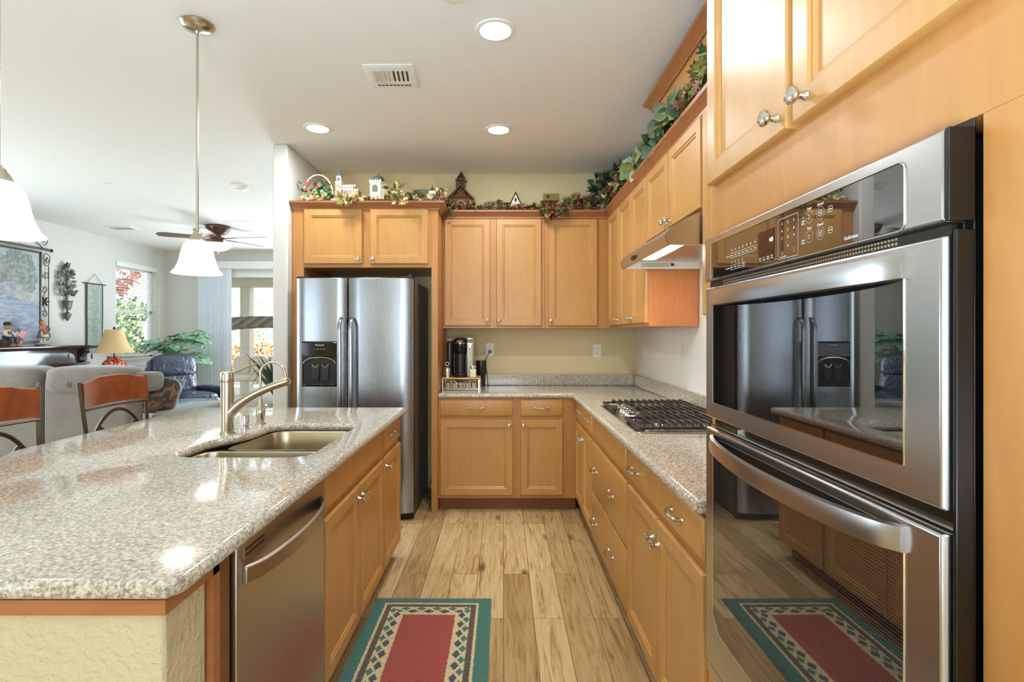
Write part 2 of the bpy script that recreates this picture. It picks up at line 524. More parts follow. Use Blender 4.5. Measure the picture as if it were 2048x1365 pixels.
# far wall with the patio door opening
o = MB()
DX0, DX1 = -5.18, -2.35
for (xa, xb, za, zb) in ((-6.0, DX0, 0, CZ), (DX0, DX1, 2.44, CZ), (DX1, -1.737, 0, CZ)):
    o.box(xa, xb, 9.0, 9.15, za, zb)
struct(o.build('wall_far', M['wall_grey']))
o = MB()
for (xa, xb, za, zb) in ((-6.0, -5.75, 0, CZ), (-5.75, -3.75, 0, .5), (-5.75, -3.75, 2.4, CZ), (-3.75, -.9, 0, CZ), (-.9, 0.4, 0, .5), (-.9, 0.4, 2.4, CZ), (0.4, 0.7, 0, CZ)):
    o.box(xa, xb, -2.72, -2.6, za, zb)
struct(o.build('wall_rear', M['wall']))
def frame(name, pts, mat, t=0.05):
    pass
# window 1: living room, left wall
o = MB()
for y0, y1, z0, z1 in ((7.85,7.9,.99,2.44),(8.70,8.75,.99,2.44),(7.85,8.75,.99,1.04),(7.85,8.75,2.39,2.44),(7.85,8.75,1.70,1.74)):
    o.box(-5.97, -5.92, y0, y1, z0, z1)
w1 = struct(o.build('window_1', M['white']), 'white framed living room window behind the horizontal blind')
MB().box(-5.95, -5.945, 7.9, 8.70, 1.04, 2.39).build('pane', M['glass'], w1)
MB().box(-5.90, -5.79, 7.80, 8.80, .955, .988).build('sill', M['white'], w1, bev=.006)
MB().box(-5.86, -5.835, 7.84, 8.76, .87, .955).build('apron', M['white'], w1)
for n, (a, b, c_, d, e, f, ax) in enumerate((( 2.4, 5.0, 0.6, 2.4, -5.95, -5.90, 'x'), (-5.75, -3.75, .5, 2.4, -2.68, -2.64, 'y'), (-.9, .4, .5, 2.4, -2.68, -2.64, 'y'))):
    o = MB()
    mid = (a+b)/2
    for (p, q, r, s) in ((a, a+.05, c_, d), (b-.05, b, c_, d), (a, b, c_, c_+.05), (a, b, d-.05, d), (mid-.02, mid+.02, c_, d)):
        if ax == 'x': o.box(e, f, p, q, r, s)
        else: o.box(p, q, e, f, r, s)
    struct(o.build('window_%d' % (n+2), M['white']))
# patio door
o = MB()
for (xa, xb) in ((DX0, DX0+.06), (-3.85, -3.79), (-3.79, -3.73), (DX1-.06, DX1)):
    o.box(xa, xb, 9.03, 9.09, 0, 2.44)
for (za, zb) in ((0, .08), (2.36, 2.44)):
    o.box(DX0, DX1, 9.03, 9.09, za, zb)
d1 = struct(o.build('door_1', M['white']), 'white framed sliding glass patio door beyond the vertical blinds')
MB().box(DX0+.06, -3.79, 9.055, 9.06, .08, 2.36).build('pane', M['glass'], d1)
MB().box(-3.79, DX1-.06, 9.065, 9.07, .08, 2.36).build('pane', M['glass'], d1)
# baseboards
struct(MB().box(-5.849, -5.835, -2.6, 9.0, 0, .10).build('baseboard_left', M['white']))
struct(MB().box(-5.83, DX0, 8.985, 8.999, 0, .10).build('baseboard_far', M['white']))
struct(MB().box(-1.62, -.56, 4.625, 4.639, 0, .10).build('baseboard_back', M['wall']))

# ================================================================ CABINET BUILDERS
DOOR = [(0,0),(0,.015),(.004,.020),(.050,.020),(.054,.015),(.060,.0155),(.066,.009)]
SLABF = [(0,0),(0,.012),(.006,.018),(.012,.020)]
def knob(parent, x, z, y=-.020):
    m = MB()
    m.lathe([(.009,0),(.0075,.004),(.006,.014),(.013,.019),(.0165,.024),(.016,.029),(.011,.033),(.0,.034)], (x, y, z), 18, '-y')
    for k in range(4):
        a = k*PI/4+.3
        m.tube([(x-.013*math.cos(a), y-.0315, z-.013*math.sin(a)), (x, y-.035, z), (x+.013*math.cos(a), y-.0315, z+.013*math.sin(a))], .0016, 5)
    return m.build('knob', M['chrome'], parent)
def pull(parent, x, z, y=-.020, w=.048):
    m = MB()
    for s in (-1, 1):
        m.lathe([(.011,0),(.010,.004),(.006,.006),(.0055,.02)], (x+s*w, y, z), 12, '-y')
    m.tube(bez((x-w, y-.016, z), (x-w*.7, y-.034, z), (x+w*.7, y-.034, z), (x+w, y-.016, z), 12), [.0052,.005,.0045,.004,.004,.0052,.006,.0052,.004,.004,.0045,.005,.0052], 8)
    return m.build('pull_handle', M['nickel'], parent)
def cdoor(root, x0, x1, z0, z1, kx=None, kz=None, mat='maple', name='door'):
    d = MB().panel(x0, x1, z0, z1, 0, DOOR).build(name, M[mat], root)
    if kx is not None: knob(d, kx, kz)
    return d
def cdrawer(root, x0, x1, z0, z1, pulls=(), mat='maple', name='drawer', pz=None):
    d = MB().panel(x0, x1, z0, z1, 0, SLABF).build(name, M[mat], root)
    for p in pulls: pull(d, p, pz if pz else (z0+z1)/2)
    return d
def base_body(root, w, d=.60, toe=True, zt=.874):
    m = MB()
    m.box(0, w, 0, d, .105, zt)
    m.build('cabinet_box', M['maple_frame'], root)
    if toe: MB().box(0, w, .07, .085, 0, .104).build('toe_kick', M['toe'], root)
PZ0, PZ1 = .738, .862       # drawer fronts
QZ0, QZ1 = .132, .706       # doors below
R_ = -PI/2
# --- back wall base cabinets (front faces the camera)
c1 = thing('base_cabinet', 'wide honey maple base cabinet beside the refrigerator, one drawer over one door', 'cabinet', (-.502, 4.0, 0))
base_body(c1, .602, .60)
cdrawer(c1, .015, .575, PZ0, PZ1, (.295,)); cdoor(c1, .015, .575, QZ0, QZ1, .549, .672)
c2 = thing('base_cabinet', 'narrow honey maple base cabinet in the inside corner, under the back counter', 'cabinet', (.101, 4.0, 0))
base_body(c2, .463, .60)
cdrawer(c2, .029, .355, PZ0, PZ1, (.19,)); cdoor(c2, .029, .355, QZ0, QZ1, .053, .672)
# --- right run base cabinets (fronts face the island)
c3 = thing('base_cabinet', 'far maple base cabinet of the right run, wide drawer over two narrow doors', 'cabinet', (.565, 3.995, 0), R_)
base_body(c3, .773, .60)
cdrawer(c3, .045, .755, PZ0, PZ1, (.21, .58)); cdoor(c3, .045, .395, QZ0, QZ1, .37, .64); cdoor(c3, .402, .755, QZ0, QZ1, .43, .64)
c4 = thing('base_cabinet', 'maple base cabinet under the gas cooktop with two deep slab drawers', 'cabinet', (.565, 3.22, 0), R_)
base_body(c4, .908, .60)
cdrawer(c4, .015, .893, PZ0, PZ1, (), name='false_front')
cdrawer(c4, .015, .893, .412, .706, (.13, .58), pz=.555); cdrawer(c4, .015, .893, .120, .402, (.13, .58), pz=.25)
c5 = thing('base_cabinet', 'near maple base cabinet beside the wall oven, drawer with two pulls over two doors', 'cabinet', (.565, 2.31, 0), R_)
base_body(c5, .897, .60)
cdrawer(c5, .015, .885, PZ0, PZ1, (.15, .67)); cdoor(c5, .015, .443, QZ0-.01, QZ1, .415, .63); cdoor(c5, .455, .885, QZ0-.01, QZ1, .485, .63)
# --- island cabinets (fronts face +x)
L_ = PI/2
c6 = thing('base_cabinet', 'maple sink base cabinet in the island with two doors and a false drawer front', 'cabinet', (-.65, 1.832, 0), L_)
m = MB()
m.box(0, .915, 0, .60, .105, .66); m.box(0, .915, 0, .04, .66, .874)
m.build('cabinet_box', M['maple_frame'], c6)
MB().box(0, .915, .07, .085, 0, .104).build('toe_kick', M['toe'], c6)
cdrawer(c6, .012, .905, PZ0, PZ1, (), name='false_front'); cdoor(c6, .012, .452, QZ0-.02, QZ1, .43, .655); cdoor(c6, .462, .905, QZ0-.02, QZ1, .485, .655)
c7 = thing('base_cabinet', 'slim maple cabinet at the far end of the island, small drawer over one door', 'cabinet', (-.65, 2.750, 0), L_)
base_body(c7, .455, .60)
cdrawer(c7, .015, .44, PZ0, PZ1, (.225,)); cdoor(c7, .015, .44, QZ0-.02, QZ1, .045, .66)
fl = MB().box(-.80, -.642, 1.158, 1.218, .0, .874).build('filler_panel', M['toe'])
tag(fl, 'dark stained filler panel between the pony wall and the dishwasher', 'cabinet panel')
st = MB().box(-.66, -.628, 1.125, 1.152, 0, .874).build('corner_strip', M['crown'])
tag(st, 'thin reddish wood end strip on the corner of the island half wall', 'cabinet panel')

# --- upper cabinets
def upper_body(root, w, d, z0, z1, mat='maple_frame'):
    return MB().box(0, w, 0, d, z0, z1).build('cabinet_box', M[mat], root, bev=.0015)
u1 = thing('wall_cabinet', 'maple wall cabinet with two tall doors above the coffee maker', 'cabinet', (-.502, 4.31, 0))
upper_body(u1, .845, .325, 1.415, 2.345)
cdoor(u1, .015, .391, 1.436, 2.319, .366, 1.475); cdoor(u1, .444, .816, 1.436, 2.319, .466, 1.475)
u2 = thing('wall_cabinet', 'maple wall cabinet with one tall door in the inside corner', 'cabinet', (.344, 4.31, 0))
upper_body(u2, .53, .325, 1.415, 2.345)
cdoor(u2, .027, .432, 1.436, 2.319, .049, 1.475)
u3 = thing('wall_cabinet', 'narrow single door wall cabinet at the far end of the right wall', 'cabinet', (.875, 4.308, 0), R_)
upper_body(u3, .437, .30, 1.415, 2.345)
cdoor(u3, .05, .425, 1.436, 2.319, .395, 1.475)
u4 = thing('wall_cabinet', 'two door wall cabinet on the right wall just beyond the range hood', 'cabinet', (.875, 3.87, 0), R_)
upper_body(u4, .74, .30, 1.415, 2.345, 'ply')
cdoor(u4, .01, .362, 1.436, 2.319, .34, 1.475); cdoor(u4, .372, .73, 1.436, 2.319, .395, 1.475)
u5 = thing('wall_cabinet', 'short two door wall cabinet right above the range hood', 'cabinet', (.875, 3.129, 0), R_)
upper_body(u5, .879, .30, 1.90, 2.345)
cdoor(u5, .01, .412, 1.918, 2.319, .388, 1.955); cdoor(u5, .43, .868, 1.918, 2.319, .455, 1.955)
u6 = thing('wall_cabinet', 'wall cabinet between the range hood and the tall oven cabinet', 'cabinet', (.875, 2.249, 0), R_)
upper_body(u6, .835, .30, 1.435, 2.345)
cdoor(u6, .01, .412, 1.450, 2.319, .388, 1.49); cdoor(u6, .422, .825, 1.450, 2.319, .446, 1.49)
# crown molding: profile (out, up)
CP = [(0,0),(.010,0),(.012,.012),(.020,.018),(.034,.036),(.050,.046),(.054,.060),(0,.060)]
def crown(name, path, z, parent=None, mat='crown', prof=CP):
    """mitred moulding along a 2D path, projecting to the right of travel"""
    m = MB(); n = len(path); P = [Vector(p) for p in path]; rr = []
    for i in range(n):
        d0 = (P[i]-P[i-1]).normalized() if i > 0 else (P[1]-P[0]).normalized()
        d1 = (P[i+1]-P[i]).normalized() if i < n-1 else d0
        n0 = Vector((d0.y, -d0.x)); n1 = Vector((d1.y, -d1.x))
        b = (n0+n1).normalized(); k = 1/max(.2, b.dot(n0))
        rr.append([(P[i].x+b.x*q[0]*k, P[i].y+b.y*q[0]*k, z+q[1]) for q in prof])
    m.rings(rr)
    return m.build(name, M[mat], parent, sharp=25)
cr = crown('crown_molding', [(-.50, 4.309), (.874, 4.309), (.874, 1.412)], 2.325)
tag(cr, 'long red-brown crown molding round the inside corner along the wall cabinet tops', 'molding')
# raised decorative box over the hood cabinet
rb = thing('raised_cabinet_box', 'tall plain maple box with its own crown rising to the ceiling above the range hood', 'cabinet', (0,0,0))
MB().box(.90, 1.178, 2.17, 3.11, 2.346, 2.72).build('box_front', M['maple'], rb)
crown('crown', [(1.178, 3.111), (.899, 3.111), (.899, 2.169), (1.178, 2.169)][::-1][::-1], 2.70, rb)
# --- refrigerator enclosure
fe = thing('refrigerator_cabinet', 'deep maple cabinet surround enclosing the refrigerator with two short doors on top', 'cabinet', (0, 3.985, 0))
MB().box(-1.620, -1.53, 0, .65, 0, 2.33).build('side_panel', M['maple_frame'], fe, bev=.0015)
MB().box(-.552, -.504, 0, .65, 0, 2.33).build('side_panel', M['maple_frame'], fe, bev=.0015)
MB().box(-1.53, -.552, 0, .65, 1.878, 2.33).build('cabinet_box', M['maple_frame'], fe)
cdoor(fe, -1.525, -1.079, 1.904, 2.323, -1.103, 1.94); cdoor(fe, -1.018, -.576, 1.904, 2.323, -.994, 1.94)
crown('crown', [(-1.620, -.001), (-.503, -.001), (-.503, .27)], 2.318, fe)
# --- tall oven cabinet
tc = thing('oven_cabinet', 'tall maple cabinet housing the double wall oven with two doors above', 'cabinet', (.565, 1.408, 0), R_)
m = MB()
m.box(0, .846, 0, .60, 1.63, 2.745); m.box(0, .846, 0, .60, .105, .485)
m.box(0, .035, 0, .60, .485, 1.63); m.box(.795, .846, 0, .60, .485, 1.63)
m.build('cabinet_box', M['maple_frame'], tc, bev=.001)
MB().box(0, .846, .07, .085, 0, .104).build('toe_kick', M['toe'], tc)
cdoor(tc, .012, .405, 1.766, 2.60, .37, 1.80); cdoor(tc, .424, .82, 1.766, 2.60, .47, 1.80)
cdrawer(tc, .015, .83, .13, .465, (.2, .65))

# ================================================================ COUNTERTOPS
ct = thing('countertop', 'speckled beige granite countertop running round the corner under the wall cabinets', 'countertop')
slab('stone_slab', [(-.500,3.972),(.50,3.972),(.52,3.952),(.52,1.412),(1.176,1.412),(1.176,4.636),(-.500,4.636)], [], .876, .914, .016, M['granite'], ct)
m = MB(); m.box(-.500, 1.156, 4.616, 4.637, .9135, 1.012); m.box(1.156, 1.177, 1.412, 4.637, .9135, 1.012)
m.build('backsplash', M['granite'], ct, bev=.003)
# sink outline: wide near bowl, narrower far bowl
def sinkline(grow=0.0):
    g = grow
    pts = [(-.735+g, 2.0), (-.735+g, 2.55)]
    pts += [(-.80+(.065+g)*math.cos(a), 2.57+(.065+g)*math.sin(a)) for a in [PI*.5*i/6 for i in range(7)]]
    pts += [(-1.08-(.075+g)*math.sin(a), 2.56+(.075+g)*math.cos(a)) for a in [PI*.5*i/6 for i in range(7)]]
    pts += [(-1.155-g, 2.46), (-1.165-g, 2.40), (-1.185-g, 2.34), (-1.215-g, 2.28), (-1.24-g, 2.22), (-1.25-g, 2.15)]
    pts += [(-1.15-(.10+g)*math.cos(a), 2.03-(.10+g)*math.sin(a)) for a in [PI*.5*i/6 for i in range(7)]]
    pts += [(-.80+(.065+g)*math.sin(a), 1.995-(.065+g)*math.cos(a)) for a in [PI*.5*i/6 for i in range(7)]]
    return pts
isl = slab('island_countertop', [(-1.92, .954), (-.622, .954), (-.60, .985), (-.60, 3.23), (-1.92, 3.23)], [sinkline()], .876, .914, .017, M['granite'])
tag(isl, 'large polished speckled granite top of the kitchen island with a sink cut-out', 'countertop')
# half wall carrying the near end and the seating side
m = MB(); m.box(-1.70, -.640, .978, 1.122, 0, .8745); m.box(-1.45, -1.33, 1.122, 3.19, 0, .8745)
struct(m.build('wall_island', M['wall_pony'], bev=.01))
m = MB(); m.prism([(-1.75,.966),(-.628,.966),(-.628,1.150),(-.640,1.150),(-.640,.977),(-1.75,.977)], .846, .8745, 'z')
tag(m.build('wood_trim_band', M['crown']), 'reddish wood trim band under the near edge of the island top', 'molding')
# ---------------- sink
sk = thing('kitchen_sink', 'double bowl stainless sink set under the island countertop', 'sink', (0,0,0))
def bowl(outline, depth, name):
    m = MB(); n = len(outline)
    cx = sum(p[0] for p in outline)/n; cy = sum(p[1] for p in outline)/n
    def ring(k, z): return [(cx+(p[0]-cx)*k, cy+(p[1]-cy)*k, z) for p in outline]
    m.rings([ring(1.06, .8755), ring(1.0, .8752), ring(.985, .868), ring(.96, .80), ring(.95, .875-depth+.03), ring(.90, .875-depth+.006), ring(.80, .875-depth), ring(.1, .873-depth)], cap0=False, cap1=True)
    b = m.build(name, M['sinksteel'], sk, sharp=60)
    mm = MB().lathe([(.045,0),(.043,.003),(.03,.003),(.028,-.004),(0,-.004)], (cx, cy, .874-depth), 20)
    mm.build('drain', M['chrome'], b)
nb = [p for p in sinkline(.004) if p[1] < 2.20]
# near bowl outline
near = [(-.733, 2.15)]
near += [(-.80+(.067)*math.cos(a), 2.13+.05*math.sin(a)) for a in [PI*.5*i/5 for i in range(6)]]
near += [(-1.19-(.06)*math.sin(a), 2.12+.06*math.cos(a)) for a in [PI*.5*i/5 for i in range(6)]]
near += [(-1.15-.103*math.cos(a), 2.03-.103*math.sin(a)) for a in [PI*.5*i/6 for i in range(7)]]
near += [(-.80+.067*math.sin(a), 1.995-.067*math.cos(a)) for a in [PI*.5*i/6 for i in range(7)]]
bowl(near, .20, 'near_bowl')
far = [(-.733, 2.3), (-.733, 2.55)]
far += [(-.80+.067*math.cos(a), 2.57+.067*math.sin(a)) for a in [PI*.5*i/6 for i in range(7)]]
far += [(-1.08-.078*math.sin(a), 2.56+.078*math.cos(a)) for a in [PI*.5*i/6 for i in range(7)]]
far += [(-1.168, 2.42), (-1.175, 2.30)]
far += [(-1.12-.055*math.cos(a), 2.27-.055*math.sin(a)) for a in [PI*.5*i/5 for i in range(6)]]
far += [(-.79+.057*math.sin(a), 2.272-.057*math.cos(a)) for a in [PI*.5*i/5 for i in range(6)]]
bowl(far, .22, 'far_bowl')
MB().box(-1.22, -.74, 2.182, 2.215, .862, .872).build('divider', M['sinksteel'], sk, bev=.004)
# ---------------- main faucet
fx, fy = -1.262, 2.375
fa = thing('pull_out_faucet', 'brushed nickel single lever faucet with pull-out spout standing behind the sink', 'faucet', (fx, fy, .914))
MB().lathe([(.034,0),(.034,.006),(.0285,.010),(.0285,.235),(.0275,.236)], (0,0,0), 28).build('body', M['nickel'], fa)
h = MB(); h.lathe([(.0285,.236),(.0290,.238),(.0290,.275),(.026,.281),(0,.282)], (0,0,0), 28)
h.build('lever_cap', M['nickel'], fa)
h = MB(); h.tube(bez((.012,.0,.272),(.05,.0,.280),(.09,.0,.305),(.135,.0,.318), 10), [.011,.010,.009,.008,.0075,.007,.0065,.006,.006,.006,.005], 10, flat=.7)
h.build('lever', M['nickel'], fa)
s_ = MB(); s_.tube(bez((.0,0,.075),(.05,0,.14),(.12,0,.190),(.275,-.01,.238), 16), [.020,.022,.024,.0235,.0225,.0215,.0205,.0195,.019,.0185,.018,.0178,.0176,.0176,.0178,.018,.0186], 18)
s_.build('spout', M['nickel'], fa)
s_ = MB(); s_.lathe([(.0192,0),(.0196,.004),(.0194,.016),(.015,.018),(0,.018)], (0,0,0), 18, 'x'); s_.xf(Matrix.Translation((.270,-.009,.2365)) @ Matrix.Rotation(-.30, 4, 'Y'))
s_.build('spray_tip', M['nickel'], fa)
# ---------------- filtered water faucet
gf = thing('water_filter_faucet', 'slender gooseneck drinking water faucet beside the main faucet', 'faucet', (-1.225, 2.62, .914))
MB().lathe([(.026,0),(.026,.004),(.018,.010),(.020,.03),(.024,.055),(.022,.075),(.013,.095),(.012,.11),(.009,.125)], (0,0,0), 20).build('body', M['nickel'], gf)
MB().tube([(0,0,.12),(0,0,.23)]+[tuple(p) for p in arc((.062,0,.25), .062, PI, PI*.12, 14)]+[(.128,0,.235)], .0062, 10).build('neck', M['nickel'], gf)
MB().lathe([(.0065,0),(.010,.012),(.011,.02),(0,.022)], (.129,0,.240), 12, '-z').build('outlet_tip', M['nickel'], gf)
MB().tube([(.015,0,.075),(.04,0,.09),(.045,0,.10)], [.006,.005,.006], 8).build('lever', M['nickel'], gf)
ag = MB().lathe([(.024,0),(.024,.003),(.0205,.004),(.0205,.062),(.018,.068),(0,.069)], (-1.245, 2.50, .9145), 20).build('air_gap_cap', M['chrome'])
tag(ag, 'short ribbed chrome air gap cap between the two faucets', 'sink fitting')
# ================================================================ DISHWASHER
dw = thing('dishwasher', 'stainless dishwasher with a curved bar handle built into the island', 'dishwasher', (-.65, 1.222, 0), L_)
MB().box(.004, .602, .0, .56, .02, .868).build('tub', M['black'], dw)
MB().box(.004, .602, -.022, -.001, .115, .868).build('door', M['steel_dw'], dw, bev=.004)
MB().box(.004, .602, .03, .045, 0.005, .11).build('toe_panel', M['black'], dw)
m = MB(); rr = []
N = 18
for i in range(N+1):
    t = i/N; x = .03+.545*t
    bow = math.sin(PI*t)**.55 if 0 < t < 1 else 0
    y = -.022-.045*bow; zc = .787-.002*bow
    rr.append([(x, y, zc-.023), (x, y-.010, zc-.019), (x, y-.010, zc+.019), (x, y, zc+.023)])
m.rings(rr); m.build('handle', M['steel_dw'], dw, bev=.002, sharp=50)
m = MB(); m.box(.035, .145, -.0235, -.0215, .823, .853)
v = m.build('vent', M['steel_dw'], dw)
MB().box(.041, .139, -.0245, -.023, .828, .8345).box(.041, .139, -.0245, -.023, .8415, .848).build('vent_slots', M['black'], v)
# ================================================================ REFRIGERATOR
rf = thing('refrigerator', 'stainless side by side refrigerator with an ice and water dispenser', 'refrigerator', (-1.089, 3.80, 0))
MB().box(-.425, .425, .075, .76, .02, 1.765).build('body', plain('fridge_side_grey', S(96,92,84), 0.4), rf, bev=.006)
def fdoor(x0, x1, name):
    m = MB(); rr = []
    n = 10
    for z in (.055, 1.778):
        ring = []
        for i in range(n+1):
            t = i/n; x = x0+(x1-x0)*t
            e = min(t, 1-t)*(x1-x0)
            y = -.012*math.sin(PI*t) + (.02*(1-min(1, e/.018))**2)
            ring.append((x, y, z))
        ring += [(x1, .07, z), (x0, .07, z)]
        rr.append(ring)
    return m.rings(rr).build(name, M['steel'], rf, bev=.003)
fd = fdoor(-.429, -.059, 'freezer_door')
rd = fdoor(-.050, .429, 'refrigerator_door')
def fhandle(x, par):
    m = MB(); rr = []
    for i in range(25):
        t = i/24; z = .70+.79*t
        b = min(1, min(t, 1-t)/.10); b = math.sin(b*PI/2)
        y = -.012-.052*b; w = .013+.003*math.sin(PI*t)
        rr.append([(x-w, y+.008, z), (x-w*.8, y-.006, z), (x, y-.011, z), (x+w*.8, y-.006, z), (x+w, y+.008, z), (x, y+.012, z)])
    m.rings(rr); return m.build('handle', M['steel'], par, sharp=50)
fhandle(-.094, fd); fhandle(-.014, rd)
# dispenser
dp = MB()
dp.panel(-.378, -.112, .985, 1.315, -.010, [(0,0),(0,.004),(.004,.006)])
d_ = dp.build('dispenser', M['blackgloss'], fd)
MB().prism([(-.372,-.0125),(-.118,-.0125),(-.118,-.03),(-.372,-.03)], 1.20, 1.308, 'z').build('control_panel', M['blackgloss'], d_, bev=.006)
m = MB(); m.box(-.366, -.124, -.0165, -.0161, 1.012, 1.19); m.build('recess', plain('black_recess', S(6,6,7), .5), d_)
m = MB()
for xx in (-.275, -.205):
    m.prism([(xx-.022,1.03),(xx+.022,1.03),(xx+.03,1.15),(xx-.03,1.15)], -.020, -.028, 'y')
m.build('paddles', M['black'], d_, bev=.006)
m = MB(); m.tube([(-.30,-.024,1.155)]+[(-.275+.024*math.cos(a), -.032, 1.152+.024*math.sin(a)) for a in [PI+PI*i/8 for i in range(9)]], .002, 6)
m.tube([(-.205+.024*math.cos(a), -.032, 1.152+.024*math.sin(a)) for a in [PI+PI*i/8 for i in range(9)]], .002, 6)
m.build('spout_rims', M['chrome'], d_)
m = MB().tube([tuple(p) for p in arc((-.245,-.032,1.155), .115, PI, 0, 14, ry=.045)], .0035, 6)
m.build('arch_trim', M['chrome'], d_)
m = MB().prism([(-.366,-.017)]+[(-.245+.12*math.cos(a), -.02-.018*math.sin(a)) for a in [PI-PI*i/10 for i in range(11)]]+[(-.124,-.017)], .998, 1.010, 'z')
m.build('drip_tray', M['black'], d_)
text([('FRIGIDAIRE', -.245, -.0306, 1.287, .013, 'CENTER')]+[(s, -.285+.024*i, -.0306, 1.258, .008, 'CENTER') for i, s in enumerate(('ice', 'cube', 'lock', 'H2O'))]+[('.', -.285+.024*i, -.0306, 1.270, .012, 'CENTER') for i in range(4)], 'lettering', M['ink'], d_)
m = MB(); m.box(-.429, -.34, .01, .07, 1.778, 1.790); m.build('hinge_cover', M['black'], rf, bev=.004)
m = MB(); m.box(.34, .429, .005, .07, 1.778, 1.792); m.lathe([(.014,0),(.014,.012),(.010,.016),(0,.017)], (.40,.03,1.790), 14); m.build('hinge_cover', M['black'], rf, bev=.003)
m = MB(); m.box(-.425, .425, .04, .075, .0, .05); m.build('grille', M['black'], rf)
# cord of the refrigerator on the floor by the wall
tag(MB().tube(bez((-.60,4.60,.12),(-.55,4.3,.25),(-.70,4.3,.02),(-.575,4.25,.006), 14), .004, 6).build('power_cord', M['black']), 'black power cord curling down beside the refrigerator', 'cord')

# ================================================================ GAS COOKTOP
ck = thing('gas_cooktop', 'stainless gas cooktop with black cast iron grates set in the right counter', 'cooktop', (.870, 2.825, .914))
# local: x across the counter (-.26 .. .26), y along the run (-.455 .. .455)
m = MB(); m.prism(rrect(-.262,.262,-.457,.457,.015,4), .0005, .007, 'z'); m.prism(rrect(-.235,.235,-.43,.43,.03,4), .007, .0095, 'z')
m.build('steel_top', M['steel_h'], ck, bev=.001)
def grate(y0, y1, xa):
    m = MB(); zb, zt = .018, .048
    # base frame with feet
    for (p, q) in (((xa, y0), (.245, y0)), ((xa, y1), (.245, y1)), ((xa, y0), (xa, y1)), ((.245, y0), (.245, y1))):
        m.obox(((p[0]+q[0])/2, (p[1]+q[1])/2, zb+.006), (max(abs(p[0]-q[0]), .012)+.006, max(abs(p[1]-q[1]), .012)+.0, .012))
    for px_, py_ in ((xa+.01, y0+.01), (.235, y0+.01), (xa+.01, y1-.01), (.235, y1-.01)):
        m.box(px_-.008, px_+.008, py_-.008, py_+.008, .0095, .02)
    x = xa+.055 if xa < -.2 else xa+.02
    while x < .245:
        w = .0045
        prof = [(y0+.006, zb+.002), (y0+.004, zt-.016), (y0+.018, zt), (y1-.018, zt), (y1-.004, zt-.016), (y1-.006, zb+.002), (y1-.016, zb+.002), (y1-.016, zt-.020), (y1-.026, zt-.010), (y0+.026, zt-.010), (y0+.016, zt-.020), (y0+.016, zb+.002)]
        m.prism(prof, x-w, x+w, 'x')
        x += .0375
    return m.build('grate', M['iron'], ck, bev=.0012, seg=1)
grate(-.445, -.152, -.240); grate(-.148, .148, -.130); grate(.152, .445, -.240)
def burner(x, y, r):
    m = MB(); m.lathe([(r*1.35,.0095),(r*1.3,.013),(r,.016),(r,.024),(r*.9,.026)], (x, y, 0), 20)
    b = m.build('burner', M['chrome'], ck)
    MB().lathe([(r*.85,.0255),(r*.88,.030),(r*.6,.033),(0,.034)], (x, y, 0), 20).build('burner_cap', M['iron'], b)
for x, y, r in ((-.10,-.30,.042),(.13,-.30,.036),(.02,0,.055),(-.10,.30,.036),(.13,.30,.042)): burner(x, y, r)
for k in range(5):
    y = -.125+.0625*k
    m = MB(); m.lathe([(.024,.0095),(.024,.014),(.019,.016),(.017,.034),(.0,.035)], (-.195, y, 0), 16)
    m.box(-.222, -.165, y-.0065, y+.0065, .034, .050)
    m.build('knob', M['chrome'], ck, bev=.002)
# ================================================================ RANGE HOOD
hd = thing('range_hood', 'stainless under-cabinet range hood with its lamp switched on', 'range hood', (0, 0, 0))
HP = [(1.178,1.898),(.872,1.898),(.835,1.892),(.79,1.872),(.745,1.845),(.712,1.815),(.702,1.800),(.712,1.760),(.722,1.758)]
inner = [(1.178,1.888),(.875,1.888),(.80,1.866),(.75,1.835),(.727,1.80),(.735,1.768),(1.178,1.768)]
m = MB()
# top shell between the two ends
n = len(HP)
for i in range(n-1):
    (x0,z0),(x1,z1) = HP[i], HP[i+1]
    m.add([(x0,2.252,z0),(x1,2.252,z1),(x1,3.127,z1),(x0,3.127,z0)], [(0,1,2,3)])
side = HP+[(1.178,1.758)]
for (ya, yb) in ((2.252,2.262),(3.117,3.127)): m.prism(side, ya, yb, 'y')
m.build('canopy', M['steel_h'], hd, sharp=25)
M['hoodin'] = plain('hood_white_lining', S(236,232,222), .4, var=.02)
m = MB(); m.box(.728, 1.176, 2.264, 3.115, 1.800, 1.806); m.box(.722, .732, 2.262, 3.117, 1.760, 1.80); m.box(.722, 1.178, 3.106, 3.117, 1.758, 1.80); m.box(.722, 1.178, 2.262, 2.273, 1.758, 1.80)
m.build('lining', M['hoodin'], hd)
m = MB(); m.box(.86, 1.10, 2.40, 2.98, 1.792, 1.799); f_ = m.build('grease_filter', M['steel_h'], hd)
m = MB(); m.prism(rrect(.755,.84,2.50,2.88,.03,5), 1.778, 1.799, 'z'); m.build('lamp_lens', emis('hood_lamp', (1,.95,.85,1), 14), hd, bev=.006)
m = MB(); m.prism([(3.1055,1.764),(3.1055,1.797),(3.1045,1.797),(3.1045,1.764)], .80, 1.16, 'x'); lb = m.build('label_sheet', M['white_plastic'], hd)
lg = MB()
for r in range(5):
    lg.box(.82+.01*(r%2), .98+.03*(r%3), 3.1035, 3.1044, 1.770+.005*r, 1.7715+.005*r)
lg.box(1.00, 1.018, 3.1035, 3.1044, 1.776, 1.790)
lg.build('printed_text', M['inkdark'], lb)
m = MB(); m.box(-.0, .05, -.0, -.012, 0, .0)
sw = MB(); sw.obox((.703, 2.83, 1.781), (.006, .05, .022), (0, -.24, 0)); sw.obox((.7045, 2.77, 1.782), (.004, .03, .014), (0, -.24, 0)); sw.build('rocker_switch', M['black'], hd)
